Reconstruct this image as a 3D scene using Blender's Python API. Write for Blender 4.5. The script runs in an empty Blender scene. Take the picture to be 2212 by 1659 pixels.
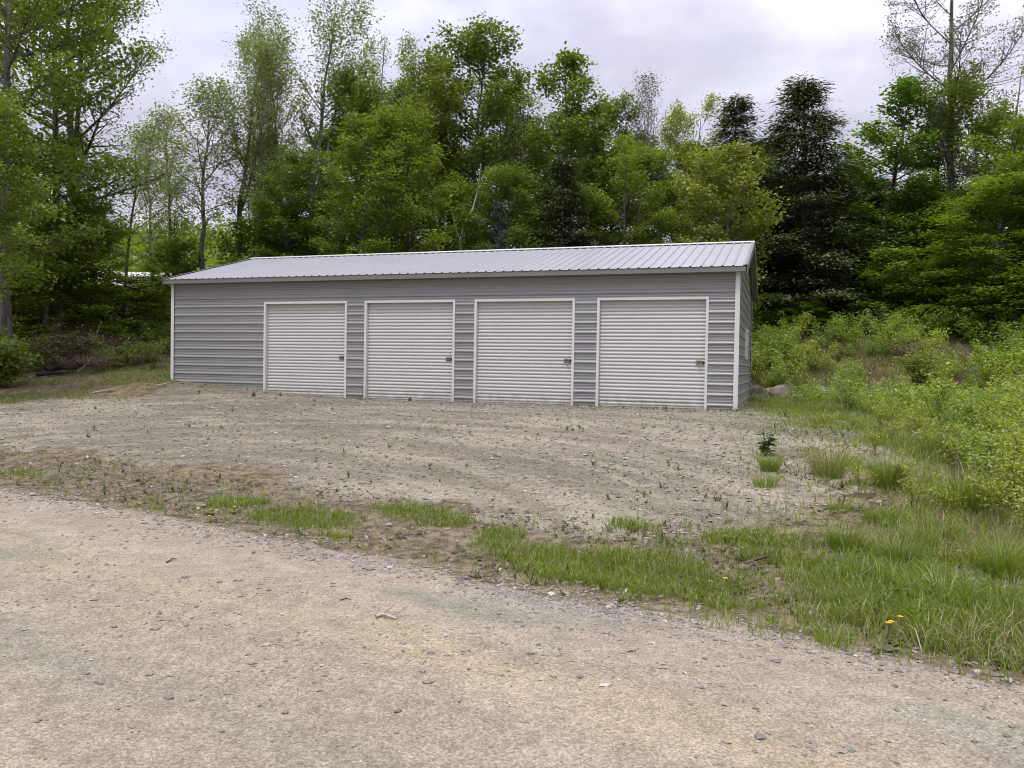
import bpy, math, random
import numpy as np
from mathutils import Matrix, Vector

# ------------------------------------------------------------------ camera, world, sun, exposure
sc = bpy.context.scene
COL = sc.collection
PITCH, ROLL, CAMZ = 0.0219, 0.0165, 0.895
FWD = np.array([0, math.cos(PITCH), -math.sin(PITCH)])
UP0 = np.array([0, math.sin(PITCH), math.cos(PITCH)])
RT = math.cos(ROLL) * np.array([1., 0, 0]) + math.sin(ROLL) * UP0
UP = -math.sin(ROLL) * np.array([1., 0, 0]) + math.cos(ROLL) * UP0
cam = bpy.data.objects.new("camera", bpy.data.cameras.new("camera"))
COL.objects.link(cam)
cam.matrix_world = Matrix(((RT[0], UP[0], -FWD[0], 0), (RT[1], UP[1], -FWD[1], 0), (RT[2], UP[2], -FWD[2], CAMZ), (0, 0, 0, 1)))
cam.data.sensor_width = 36.0
cam.data.lens = 36.0 * 2389.16 / 3072
cam.data.clip_start, cam.data.clip_end = 0.05, 4000
sc.camera = cam
sc.view_settings.view_transform = 'Standard'
sc.view_settings.look = 'None'
sc.view_settings.exposure = 0.55
sc.view_settings.gamma = 1.0
try:
    sc.cycles.max_bounces = 7
    sc.cycles.diffuse_bounces = 4
    sc.cycles.glossy_bounces = 2
    sc.cycles.transmission_bounces = 4
    sc.cycles.transparent_max_bounces = 4
    sc.cycles.use_denoising = True
    sc.cycles.filter_width = 1.05
except Exception:
    pass
SUN_EL, SUN_AZ = math.radians(70), math.radians(205)      # azimuth clockwise from +Y
sun = bpy.data.objects.new("sun", bpy.data.lights.new("sun", 'SUN'))
COL.objects.link(sun)
sun.data.energy = 1.5
sun.data.angle = math.radians(13)
sun.data.color = (1.0, 0.955, 0.88)
sd = Vector((math.sin(SUN_AZ) * math.cos(SUN_EL), math.cos(SUN_AZ) * math.cos(SUN_EL), math.sin(SUN_EL)))
sun.rotation_euler = (-sd).to_track_quat('-Z', 'Y').to_euler()


class NT:
    """small helper to write node trees"""
    def __init__(s, tree):
        s.t = tree

    def n(s, kind, props=None, **ins):
        nd = s.t.nodes.new(kind)
        for k, v in (props or {}).items():
            setattr(nd, k, v)
        for k, v in ins.items():
            k = k.replace('_', ' ')
            key = int(k[1:]) if k[0] == 'i' and k[1:].isdigit() else k
            s.set(nd, key, v)
        return nd

    def set(s, nd, key, v):
        sock = nd.inputs[key]
        if hasattr(v, 'is_linked'):
            s.t.links.new(v, sock)
        else:
            sock.default_value = v

    def math(s, op, a, b=0.0, clamp=False):
        nd = s.n('ShaderNodeMath', {'operation': op, 'use_clamp': clamp})
        s.set(nd, 0, a); s.set(nd, 1, b)
        return nd.outputs[0]

    def mix(s, f, a, b, blend='MIX'):
        nd = s.n('ShaderNodeMix', {'data_type': 'RGBA', 'blend_type': blend, 'clamp_factor': True})
        c = lambda v: v if hasattr(v, 'is_linked') else (tuple(v) + (1,) if len(v) == 3 else v)
        s.set(nd, 0, f); s.set(nd, 6, c(a)); s.set(nd, 7, c(b))
        return nd.outputs[2]

    def noise(s, vec, scale, detail=3, rough=0.55, dist=0.0):
        nd = s.n('ShaderNodeTexNoise', Scale=scale, Detail=float(detail), Roughness=rough, Distortion=dist)
        if vec is not None:
            s.set(nd, 'Vector', vec)
        return nd.outputs[0]

    def ramp(s, f, lo, hi, clamp=True):
        nd = s.n('ShaderNodeMapRange', {'clamp': clamp, 'interpolation_type': 'SMOOTHSTEP'})
        s.set(nd, 0, f); s.set(nd, 1, lo); s.set(nd, 2, hi)
        return nd.outputs[0]

    def link(s, a, b):
        s.t.links.new(a, b)


world = bpy.data.worlds.new("World")
sc.world = world
world.use_nodes = True
w = NT(world.node_tree)
w.t.nodes.clear()
sky = w.n('ShaderNodeTexSky', {'sky_type': 'NISHITA', 'sun_disc': False})
sky.sun_elevation, sky.sun_rotation = SUN_EL, SUN_AZ
tc = w.n('ShaderNodeTexCoord').outputs['Generated']
sep = w.n('ShaderNodeSeparateXYZ', Vector=tc)
zc = w.math('MAXIMUM', sep.outputs[2], 0.0)
# cloud layer: project the view direction on a high flat layer so that the clouds flatten towards the horizon
den = w.math('ADD', zc, 0.22)
cx = w.math('DIVIDE', sep.outputs[0], den)
cy = w.math('DIVIDE', sep.outputs[1], den)
cv = w.n('ShaderNodeCombineXYZ', X=cx, Y=cy, Z=3.7).outputs[0]
n1 = w.noise(cv, 1.25, 5, 0.5, 0.35)
n2 = w.noise(cv, 3.1, 4, 0.5, 0.2)
nn = w.math('ADD', w.math('MULTIPLY', n1, 0.72), w.math('MULTIPLY', n2, 0.28))
cloud = w.mix(w.ramp(nn, 0.40, 0.60), (4.2, 4.12, 5.1), (6.9, 6.8, 7.8))
thin = w.ramp(w.noise(cv, 0.85, 3, 0.5, 0.3), 0.50, 0.74)
bright = w.math('ADD', w.math('ADD', 0.86, w.math('MULTIPLY', zc, 0.25)), w.math('MULTIPLY', w.math('MULTIPLY', zc, zc), 1.6))       # an overcast sky is brighter overhead
skyc = w.mix(w.math('MULTIPLY', thin, 0.45), cloud, sky.outputs[0])
bc = w.n('ShaderNodeCombineXYZ', X=bright, Y=bright, Z=bright).outputs[0]
skyc = w.mix(1.0, skyc, bc, 'MULTIPLY')
bg = w.n('ShaderNodeBackground', Color=skyc, Strength=0.10)
out = w.n('ShaderNodeOutputWorld')
w.link(bg.outputs[0], out.inputs[0])

# ------------------------------------------------------------------ numeric helpers
F = 2389.16 / 3072 * 2212


def ray(px, py):
    return FWD * F + RT * (px - 1106.0) + UP * (829.5 - py)


def sstep(a, b, x):
    t = np.clip((x - a) / (b - a), 0, 1)
    return t * t * (3 - 2 * t)


def vnoise(x, y, seed=0):
    x = np.asarray(x, float); y = np.asarray(y, float)
    xi = np.floor(x).astype(np.int64); yi = np.floor(y).astype(np.int64)
    fx = x - xi; fy = y - yi
    fx = fx * fx * (3 - 2 * fx); fy = fy * fy * (3 - 2 * fy)

    def h(i, j):
        v = (i * 374761393 + j * 668265263 + seed * 1442695041) & 0xFFFFFFFF
        v = ((v ^ (v >> 13)) * 1274126177) & 0xFFFFFFFF
        v = (v ^ (v >> 16)) & 0xFFFFFF
        return v / float(0xFFFFFF)
    return (h(xi, yi) * (1 - fx) + h(xi + 1, yi) * fx) * (1 - fy) + (h(xi, yi + 1) * (1 - fx) + h(xi + 1, yi + 1) * fx) * fy


def fnoise(x, y, seed=0, octv=4):
    a, t, s = 1.0, 0.0, 0.0
    for k in range(octv):
        t = t + a * vnoise(x * 2 ** k + 17.3 * k, y * 2 ** k - 9.1 * k, seed + k)
        s += a; a *= 0.5
    return t / s


def blob(x, y, cx, cy, rx, ry, ang=0.0):
    c, s_ = math.cos(ang), math.sin(ang)
    dx, dy = x - cx, y - cy
    u = (dx * c + dy * s_) / rx; v = (-dx * s_ + dy * c) / ry
    return np.exp(-(u * u + v * v))


TH = 0.3265
FR = np.array([4.9097, 17.4325])
A2 = np.array([-math.cos(TH), math.sin(TH)]); B2 = np.array([math.sin(TH), math.cos(TH)])
LEN, WID = 15.23, 7.5
RN = np.array([0.535, 0.845]); RD = np.array([0.845, -0.535])     # road normal and direction


def roadS(x, y):
    return x * RN[0] + y * RN[1]


def height(x, y):
    x = np.asarray(x, float); y = np.asarray(y, float)
    s = roadS(x, y)
    z = -0.63 + 0.63 * np.clip((s - 5.2) / 8.0, 0, 1) ** 0.9
    z = z + 0.05 * sstep(0, 4, s) * (1 - sstep(4.2, 5.4, s)) * 0.6
    # bank behind and to the right of the garage
    y0 = np.where(x < 9, 24.6 - 0.30 * (x - 9), 24.6 - 1.15 * (x - 9))
    y0 = np.maximum(y0, 14.0)
    wdt = np.where(x < 9, 7.0, 7.0 + 1.0 * (x - 9)); wdt = np.minimum(wdt, 15.0)
    right = sstep(2.0, 7.0, x)
    bank = 2.15 * sstep(0, 1, (y - y0) / wdt) * right
    left = 1.55 * sstep(17.5, 33.0, y) * (1 - sstep(-9.0, -3.0, x)) + 1.4 * sstep(29.0, 38.0, y) * sstep(-9.0, -3.0, x) * (1 - right)
    z = z + bank + left
    r = np.hypot(x, y)
    z = z + 21.0 * sstep(62, 190, r) * (0.8 + 0.4 * vnoise(x * 0.02, y * 0.02, 5))
    z = z + 0.05 * (fnoise(x * 0.45, y * 0.45, 3, 3) - 0.5) * (1 - 0.7 * (s < 5.0))
    z = z + 0.25 * (fnoise(x * 0.3, y * 0.3, 8, 3) - 0.5) * sstep(24, 30, y)
    return z


def px_ground(px, py):
    d = ray(px, py); d = d / np.linalg.norm(d)
    t = np.concatenate([np.arange(1.5, 40, 0.02), np.arange(40, 120, 0.5)])
    below = CAMZ + d[2] * t < height(d[0] * t, d[1] * t)
    k = int(np.argmax(below)) if below.any() else len(t) - 1
    return np.array([0, 0, CAMZ]) + d * t[k]


def px_depth(px, Y):
    """x of the point that lies in picture column px at world depth Y (near the horizon row)"""
    d = ray(px, 800.0)
    return d[0] / d[1] * Y


def px_z(px, py, Y):
    d = ray(px, py)
    return CAMZ + d[2] / d[1] * Y


# ------------------------------------------------------------------ mesh helpers
class Buf:
    def __init__(s):
        s.v = []; s.n = 0; s.q = []; s.t = []; s.qa = []; s.ta = []

    def add(s, v, quads=None, tris=None, qa=None, ta=None):
        v = np.asarray(v, np.float32).reshape(-1, 3)
        if quads is not None and len(quads):
            q = np.asarray(quads, np.int32).reshape(-1, 4)
            s.q.append(q + s.n)
            s.qa.append(np.broadcast_to(np.asarray(0.5 if qa is None else qa, np.float32), (len(q),)))
        if tris is not None and len(tris):
            t = np.asarray(tris, np.int32).reshape(-1, 3)
            s.t.append(t + s.n)
            s.ta.append(np.broadcast_to(np.asarray(0.5 if ta is None else ta, np.float32), (len(t),)))
        s.v.append(v); s.n += len(v)

    def box(s, x0, x1, y0, y1, z0, z1):
        v = [(x, y, z) for z in (z0, z1) for y in (y0, y1) for x in (x0, x1)]
        s.add(v, [(0, 2, 3, 1), (4, 5, 7, 6), (0, 1, 5, 4), (2, 6, 7, 3), (0, 4, 6, 2), (1, 3, 7, 5)])

    def tube(s, pts, rad, k=6, cap=True):
        pts = np.asarray(pts, float); rad = np.asarray(rad, float)
        n = len(pts)
        tan = np.gradient(pts, axis=0)
        tan /= np.maximum(np.linalg.norm(tan, axis=1, keepdims=True), 1e-9)
        ref = np.array([0.0, 0, 1]) if abs(tan[0, 2]) < 0.9 else np.array([1.0, 0, 0])
        u = np.cross(tan, ref); u /= np.maximum(np.linalg.norm(u, axis=1, keepdims=True), 1e-9)
        v = np.cross(tan, u)
        a = np.arange(k) * 2 * math.pi / k
        ring = pts[:, None, :] + rad[:, None, None] * (np.cos(a)[None, :, None] * u[:, None, :] + np.sin(a)[None, :, None] * v[:, None, :])
        i = np.arange(n - 1)[:, None] * k; j = np.arange(k)[None, :]; j2 = (j + 1) % k
        q = np.stack([i + j, i + j2, i + k + j2, i + k + j], -1).reshape(-1, 4)
        s.add(ring.reshape(-1, 3), q)

    def make(s, name, mat, parent=None, smooth=False, tint=False):
        me = bpy.data.meshes.new(name)
        v = np.concatenate(s.v) if s.v else np.zeros((0, 3), np.float32)
        q = np.concatenate(s.q) if s.q else np.zeros((0, 4), np.int32)
        t = np.concatenate(s.t) if s.t else np.zeros((0, 3), np.int32)
        me.vertices.add(len(v)); me.vertices.foreach_set('co', v.ravel())
        nl = q.size + t.size
        me.loops.add(nl)
        me.loops.foreach_set('vertex_index', np.concatenate([q.ravel(), t.ravel()]).astype(np.int32))
        npoly = len(q) + len(t)
        me.polygons.add(npoly)
        st = np.concatenate([np.arange(len(q)) * 4, q.size + np.arange(len(t)) * 3]).astype(np.int32)
        me.polygons.foreach_set('loop_start', st)
        try:
            me.polygons.foreach_set('loop_total', np.concatenate([np.full(len(q), 4), np.full(len(t), 3)]).astype(np.int32))
        except Exception:
            pass
        me.polygons.foreach_set('use_smooth', np.full(npoly, smooth))
        if tint:
            at = me.attributes.new('tint', 'FLOAT', 'FACE')
            at.data.foreach_set('value', np.concatenate(s.qa + s.ta).astype(np.float32))
        me.update(calc_edges=True)
        me.materials.append(mat)
        o = bpy.data.objects.new(name, me)
        COL.objects.link(o)
        o.parent = parent
        return o


def tag(o, label=None, cat=None, group=None, kind=None):
    for k, v in (('label', label), ('category', cat), ('group', group), ('kind', kind)):
        if v:
            o[k] = v
    return o


def empty(name, loc=(0, 0, 0), rz=0.0):
    o = bpy.data.objects.new(name, None)
    COL.objects.link(o)
    o.location = tuple(float(c) for c in loc); o.rotation_euler = (0, 0, rz)
    o.empty_display_size = 0.3
    return o


def copy_tree(o, parent=None):
    c = o.copy(); COL.objects.link(c); c.parent = parent
    for ch in list(o.children):
        copy_tree(ch, c)
    return c


def delete_tree(o):
    for ch in list(o.children):
        delete_tree(ch)
    bpy.data.objects.remove(o)


# ------------------------------------------------------------------ materials
def material(name):
    m = bpy.data.materials.new(name); m.use_nodes = True
    t = NT(m.node_tree); t.t.nodes.clear()
    return m, t


def finish(m, t, shader, bump=None):
    o = t.n('ShaderNodeOutputMaterial'); t.link(shader, o.inputs[0])
    return m


def painted(name, col, rough=0.5, metal=0.0, dirt=(0.16, 0.14, 0.11), dirt_amt=0.25, splash=0.0, streak=False):
    m, t = material(name)
    p = t.n('ShaderNodeNewGeometry').outputs['Position']
    oc = t.n('ShaderNodeTexCoord').outputs['Object']
    big = t.ramp(t.noise(oc, 1.3, 5, 0.6), 0.42, 0.78)
    fine = t.ramp(t.noise(oc, 34.0, 3, 0.6), 0.45, 0.75)
    f = t.math('MULTIPLY', t.math('ADD', t.math('MULTIPLY', big, 0.7), t.math('MULTIPLY', fine, 0.3)), dirt_amt)
    c = t.mix(f, col, dirt)
    if splash:
        z = t.n('ShaderNodeSeparateXYZ', Vector=oc).outputs[2]
        g = t.math('MULTIPLY', t.math('SUBTRACT', 1.0, t.ramp(z, 0.02, 0.42)), t.ramp(t.noise(oc, 7.0, 5, 0.7), 0.30, 0.70))
        c = t.mix(t.math('MULTIPLY', g, splash), c, (0.21, 0.175, 0.125))
    if streak:
        mp = t.n('ShaderNodeMapping', Vector=oc); mp.inputs['Scale'].default_value = (26, 1.2, 1.2)
        c = t.mix(t.math('MULTIPLY', t.ramp(t.noise(mp.outputs[0], 1.0, 4, 0.6), 0.48, 0.75), 0.35), c, tuple(v * 0.62 for v in col))
    b = t.n('ShaderNodeBsdfPrincipled', Base_Color=c, Roughness=t.math('ADD', rough, t.math('MULTIPLY', fine, 0.12)), Metallic=metal)
    return finish(m, t, b.outputs[0])


def leafmat(name, c0, c1, c2=None, transl=0.38, gloss=0.05, spot=0.0):
    """leaf blade: hue differs from leaf to leaf (face attribute) and from tree to tree (object colour)"""
    m, t = material(name)
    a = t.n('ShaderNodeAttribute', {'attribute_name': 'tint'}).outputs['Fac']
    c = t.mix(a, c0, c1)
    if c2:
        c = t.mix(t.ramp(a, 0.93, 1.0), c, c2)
    oc = t.n('ShaderNodeObjectInfo').outputs['Color']
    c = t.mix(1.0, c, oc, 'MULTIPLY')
    d = t.n('ShaderNodeBsdfDiffuse', Color=c)
    tr = t.n('ShaderNodeBsdfTranslucent', Color=t.mix(1.0, c, (1.15, 1.2, 0.55), 'MULTIPLY'))
    x = t.n('ShaderNodeMixShader', Fac=transl); t.link(d.outputs[0], x.inputs[1]); t.link(tr.outputs[0], x.inputs[2])
    g = t.n('ShaderNodeBsdfGlossy', Color=(0.8, 0.85, 0.9, 1), Roughness=0.5)
    y = t.n('ShaderNodeMixShader', Fac=gloss); t.link(x.outputs[0], y.inputs[1]); t.link(g.outputs[0], y.inputs[2])
    return finish(m, t, y.outputs[0])


def barkmat(name, c0, c1, scale=9.0, lich=None):
    m, t = material(name)
    oc = t.n('ShaderNodeTexCoord').outputs['Object']
    mp = t.n('ShaderNodeMapping', Vector=oc); mp.inputs['Scale'].default_value = (1, 1, 0.22)
    n = t.noise(mp.outputs[0], scale, 5, 0.65)
    c = t.mix(t.ramp(n, 0.35, 0.65), c0, c1)
    if lich:
        c = t.mix(t.math('MULTIPLY', t.ramp(t.noise(oc, 2.3, 4, 0.6), 0.52, 0.68), 0.7), c, lich)
    b = t.n('ShaderNodeBsdfPrincipled', Base_Color=c, Roughness=0.9)
    bp = t.n('ShaderNodeBump', Strength=0.6, Distance=0.03, Height=n); t.link(bp.outputs[0], b.inputs['Normal'])
    return finish(m, t, b.outputs[0])


M = {}
M['siding'] = painted('siding_grey', (0.245, 0.245, 0.252), 0.42, 0.0, (0.17, 0.16, 0.14), 0.22, splash=0.55)
M['white'] = painted('white_trim', (0.63, 0.63, 0.62), 0.45, 0.0, (0.36, 0.33, 0.28), 0.25, splash=0.5)
M['curtain'] = painted('white_curtain', (0.50, 0.50, 0.498), 0.4, 0.0, (0.35, 0.33, 0.30), 0.22, splash=0.6)
M['eave'] = painted('eave_trim', (0.17, 0.17, 0.155), 0.5, 0.0, (0.10, 0.095, 0.075), 0.3)
M['roof'] = painted('galvanised_roof', (0.36, 0.36, 0.375), 0.4, 0.45, (0.42, 0.42, 0.44), 0.55)
M['dark'] = painted('dark_gap', (0.03, 0.03, 0.03), 0.8)
M['steel'] = painted('latch_steel', (0.42, 0.42, 0.40), 0.35, 0.8, (0.1, 0.09, 0.07), 0.5)
M['brass'] = painted('brass', (0.52, 0.42, 0.14), 0.4, 0.7, (0.1, 0.09, 0.05), 0.3)
M['blackmetal'] = painted('black_metal', (0.03, 0.03, 0.03), 0.5)
M['glass'] = painted('window_glass', (0.04, 0.045, 0.05), 0.08)
M['slab'] = painted('concrete', (0.40, 0.38, 0.35), 0.9, 0, (0.2, 0.17, 0.13), 0.6)
M['bark'] = barkmat('bark_grey', (0.05, 0.045, 0.038), (0.15, 0.14, 0.125), 9, (0.20, 0.21, 0.18))
M['barkdark'] = barkmat('bark_dark', (0.035, 0.031, 0.027), (0.10, 0.09, 0.078), 10, (0.14, 0.14, 0.12))
M['barkpale'] = barkmat('bark_pale', (0.22, 0.21, 0.19), (0.46, 0.44, 0.40), 7, (0.10, 0.095, 0.085))
M['twigs'] = barkmat('twig_brown', (0.045, 0.035, 0.026), (0.12, 0.095, 0.07), 16)
M['deadstem'] = barkmat('dead_stem', (0.10, 0.062, 0.042), (0.23, 0.155, 0.105), 18)
M['wood'] = barkmat('weathered_wood', (0.26, 0.23, 0.18), (0.50, 0.45, 0.36), 12)
M['char'] = barkmat('charred_wood', (0.010, 0.010, 0.011), (0.035, 0.034, 0.036), 8)

M['maple'] = leafmat('maple_leaf', (0.115, 0.175, 0.015), (0.245, 0.320, 0.032), (0.37, 0.41, 0.08), 0.46)
M['oak'] = leafmat('oak_leaf', (0.11, 0.155, 0.018), (0.215, 0.275, 0.038), (0.31, 0.36, 0.07), 0.44)
M['aspen'] = leafmat('aspen_leaf', (0.165, 0.20, 0.058), (0.31, 0.35, 0.12), (0.42, 0.44, 0.22), 0.45)
M['ash'] = leafmat('ash_bud', (0.13, 0.135, 0.085), (0.22, 0.225, 0.13), (0.24, 0.17, 0.12), 0.4)
M['hemlock'] = leafmat('hemlock_needle', (0.042, 0.056, 0.022), (0.100, 0.125, 0.045), (0.19, 0.22, 0.085), 0.2)
M['spruce'] = leafmat('spruce_needle', (0.024, 0.040, 0.028), (0.05, 0.078, 0.052), (0.09, 0.12, 0.08), 0.12)
M['bright'] = leafmat('young_leaf', (0.15, 0.19, 0.022), (0.28, 0.30, 0.045), (0.38, 0.33, 0.09), 0.45)
M['shrub'] = leafmat('shrub_leaf', (0.16, 0.220, 0.018), (0.35, 0.42, 0.050), (0.50, 0.53, 0.18), 0.45)
M['grass'] = leafmat('grass_blade', (0.110, 0.170, 0.010), (0.255, 0.325, 0.026), (0.42, 0.40, 0.12), 0.4)
M['straw'] = leafmat('straw_blade', (0.21, 0.165, 0.09), (0.42, 0.35, 0.21), (0.52, 0.46, 0.33), 0.25)
M['weed'] = leafmat('weed_leaf', (0.075, 0.085, 0.025), (0.19, 0.21, 0.055), (0.28, 0.26, 0.09), 0.3)
M['litter'] = leafmat('dead_leaf', (0.085, 0.055, 0.035), (0.30, 0.225, 0.155), (0.48, 0.42, 0.34), 0.2)
M['petal'] = leafmat('yellow_petal', (0.75, 0.55, 0.02), (0.85, 0.66, 0.03), None, 0.3)


def stonemat(name, cols, moss=None):
    m, t = material(name)
    a = t.n('ShaderNodeAttribute', {'attribute_name': 'tint'}).outputs['Fac']
    oc = t.n('ShaderNodeTexCoord').outputs['Object']
    c = t.mix(a, cols[0], cols[1])
    c = t.mix(t.ramp(a, 0.90, 1.0), c, cols[2])
    n = t.noise(oc, 14.0, 4, 0.65)
    c = t.mix(t.math('MULTIPLY', t.ramp(n, 0.4, 0.7), 0.4), c, tuple(v * 0.5 for v in cols[0]))
    if moss:
        c = t.mix(t.ramp(t.noise(oc, 3.0, 4, 0.6), 0.48, 0.62), c, moss)
    b = t.n('ShaderNodeBsdfPrincipled', Base_Color=c, Roughness=0.9)
    bp = t.n('ShaderNodeBump', Strength=0.5, Distance=0.02, Height=n); t.link(bp.outputs[0], b.inputs['Normal'])
    return finish(m, t, b.outputs[0])


M['pebble'] = stonemat('pebble', ((0.145, 0.135, 0.12), (0.33, 0.30, 0.255), (0.47, 0.44, 0.385)))
M['boulder'] = stonemat('boulder', ((0.17, 0.145, 0.115), (0.26, 0.225, 0.18), (0.30, 0.27, 0.22)), (0.09, 0.095, 0.05))


def groundmat():
    m, t = material('ground_mix')
    p = t.n('ShaderNodeNewGeometry').outputs['Position']
    at = lambda k: t.n('ShaderNodeAttribute', {'attribute_name': k}).outputs['Fac']
    road, gravel, grass, dark = at('road'), at('gravel'), at('grassy'), at('dark_ground')
    rot = t.n('ShaderNodeMapping', {'vector_type': 'POINT'}, Vector=p)
    rot.inputs['Rotation'].default_value = (0, 0, math.atan2(0.535, 0.845))
    st = t.n('ShaderNodeMapping', Vector=rot.outputs[0]); st.inputs['Scale'].default_value = (0.30, 1.0, 1.0)
    SV = st.outputs[0]
    # tone patches of the packed road
    pink, grn, yel, pale = (0.288, 0.240, 0.182), (0.206, 0.202, 0.150), (0.345, 0.288, 0.175), (0.375, 0.318, 0.250)
    a1 = t.noise(SV, 0.95, 4, 0.6, 0.3)
    a2 = t.noise(SV, 1.25, 5, 0.6, 0.5)
    a3 = t.noise(SV, 2.6, 4, 0.6)
    sco = t.n('ShaderNodeVectorMath', {'operation': 'DOT_PRODUCT'}, i0=p, i1=(0.535, 0.845, 0.0)).outputs['Value']
    sco = t.math('ADD', sco, t.math('MULTIPLY', t.math('SUBTRACT', t.noise(SV, 0.7, 3, 0.6), 0.5), 1.1))

    def band(c, wd_):
        return t.math('SUBTRACT', 1.0, t.ramp(t.math('ABSOLUTE', t.math('SUBTRACT', sco, c)), 0.0, wd_))
    rc = t.mix(t.ramp(a1, 0.53, 0.66), pink, grn)
    for c_, w_, k_, col_ in ((2.15, 0.42, 0.75, grn), (3.22, 0.40, 0.65, yel), (2.62, 0.26, 0.55, (0.245, 0.200, 0.160)), (3.75, 0.30, 0.55, pale), (1.35, 0.35, 0.6, yel), (0.6, 0.4, 0.6, (0.245, 0.200, 0.160)), (4.35, 0.30, 0.6, (0.235, 0.215, 0.18))):
        rc = t.mix(t.math('MULTIPLY', t.math('MULTIPLY', band(c_, w_), k_), t.ramp(a2, 0.30, 0.62)), rc, col_)
    off = t.n('ShaderNodeMapping', Vector=SV); off.inputs['Location'].default_value = (7.3, 2.1, 0)
    a4 = t.noise(off.outputs[0], 0.9, 4, 0.6, 0.4)
    rc = t.mix(t.math('MULTIPLY', t.ramp(a4, 0.56, 0.70), 0.45), rc, yel)
    rc = t.mix(t.math('MULTIPLY', t.ramp(a2, 0.5, 0.72), 0.5), rc, pale)
    rc = t.mix(t.math('MULTIPLY', t.ramp(a3, 0.55, 0.75), 0.35), rc, (0.24, 0.20, 0.17))
    # yard gravel
    g1 = t.noise(SV, 0.8, 5, 0.62, 0.3)
    g2 = t.noise(p, 2.1, 5, 0.65)
    gc = t.mix(t.ramp(g1, 0.40, 0.62), (0.160, 0.141, 0.100), (0.265, 0.236, 0.172))
    ctr = t.n('ShaderNodeVectorMath', {'operation': 'SUBTRACT'}, i0=p, i1=(-5.0, 6.2, 0.0)).outputs[0]
    cs_ = t.n('ShaderNodeSeparateXYZ', Vector=ctr)
    rad = t.math('SQRT', t.math('ADD', t.math('MULTIPLY', cs_.outputs[0], cs_.outputs[0]), t.math('MULTIPLY', cs_.outputs[1], cs_.outputs[1])))
    ang = t.math('ARCTAN2', cs_.outputs[1], cs_.outputs[0])
    tv = t.n('ShaderNodeCombineXYZ', X=t.math('MULTIPLY', rad, 1.9), Y=t.math('MULTIPLY', ang, 1.1), Z=4.0).outputs[0]
    trk = t.noise(tv, 1.0, 3, 0.6, 0.15)
    gc = t.mix(t.math('MULTIPLY', t.ramp(trk, 0.50, 0.62), 0.55), gc, (0.320, 0.287, 0.215))
    gc = t.mix(t.math('MULTIPLY', t.ramp(trk, 0.48, 0.38), 0.45), gc, (0.130, 0.112, 0.078))
    gc = t.mix(t.math('MULTIPLY', t.ramp(g2, 0.55, 0.75), 0.55), gc, (0.145, 0.118, 0.082))
    g3 = t.noise(off.outputs[0], 1.9, 3, 0.5)
    gc = t.mix(t.math('MULTIPLY', t.ramp(g3, 0.60, 0.72), 0.35), gc, (0.32, 0.225, 0.185))
    mott = t.noise(p, 7.5, 6, 0.75)
    mk = t.math('ADD', 0.82, t.math('MULTIPLY', t.ramp(mott, 0.30, 0.70), 0.36))
    mk = t.math('MULTIPLY', mk, t.math('ADD', 0.80, t.math('MULTIPLY', t.ramp(t.noise(p, 55.0, 3, 0.7), 0.35, 0.65), 0.34)))
    mkc = t.n('ShaderNodeCombineXYZ', X=mk, Y=mk, Z=mk).outputs[0]
    rc = t.mix(1.0, rc, mkc, 'MULTIPLY')
    gc = t.mix(1.0, gc, mkc, 'MULTIPLY')
    # soil under grass
    so = t.mix(t.ramp(t.noise(p, 4.5, 8, 0.8), 0.38, 0.62), (0.060, 0.045, 0.027), (0.225, 0.178, 0.108))
    so = t.mix(t.math('MULTIPLY', t.ramp(t.noise(p, 31.0, 3, 0.7), 0.54, 0.70), 0.6), so, (0.30, 0.25, 0.17))
    mossy = t.mix(t.ramp(t.noise(p, 1.4, 5, 0.65), 0.4, 0.62), so, (0.115, 0.125, 0.035))
    so = t.mix(grass, so, mossy)
    # far field
    far = t.mix(t.ramp(t.noise(p, 0.028, 4, 0.6), 0.42, 0.6), (0.13, 0.15, 0.045), (0.30, 0.26, 0.12))
    dist = t.n('ShaderNodeVectorMath', {'operation': 'LENGTH'}, i0=p).outputs['Value']
    so = t.mix(t.ramp(dist, 45.0, 70.0), so, far)
    # crisp pebble edge between the zones
    e = t.math('MULTIPLY', t.math('SUBTRACT', t.noise(p, 11.0, 4, 0.7), 0.5), 0.9)
    gm = t.ramp(t.math('ADD', gravel, e), 0.36, 0.64)
    rm = t.ramp(t.math('ADD', road, t.math('MULTIPLY', e, 0.6)), 0.38, 0.62)
    c = t.mix(gm, so, gc)
    c = t.mix(rm, c, rc)
    dk = t.mix(t.ramp(t.noise(p, 9.0, 6, 0.78), 0.36, 0.62), (0.045, 0.035, 0.024), (0.19, 0.155, 0.115))
    c = t.mix(t.math('MULTIPLY', dark, 0.78), c, dk)
    # stones: two sizes of cells
    hard = t.math('MAXIMUM', gm, rm)
    v1 = t.n('ShaderNodeTexVoronoi', Vector=p, Scale=118.0)
    v2 = t.n('ShaderNodeTexVoronoi', Vector=p, Scale=38.0)
    r1 = t.n('ShaderNodeSeparateColor', Color=v1.outputs['Color']).outputs[0]
    r2 = t.n('ShaderNodeSeparateColor', Color=v2.outputs['Color'])
    amt = t.math('ADD', t.math('MULTIPLY', gm, 0.85), t.math('MULTIPLY', rm, 0.62), True)
    k = t.math('ADD', 1.0, t.math('MULTIPLY', t.math('SUBTRACT', r1, 0.5), t.math('MULTIPLY', amt, 0.95)))
    kk = t.n('ShaderNodeCombineXYZ', X=k, Y=k, Z=k).outputs[0]
    c = t.mix(1.0, c, kk, 'MULTIPLY')
    stone = t.math('MULTIPLY', t.ramp(r2.outputs[0], 0.72, 0.80), t.math('SUBTRACT', 1.0, t.ramp(v2.outputs['Distance'], 0.30, 0.42)))
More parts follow.
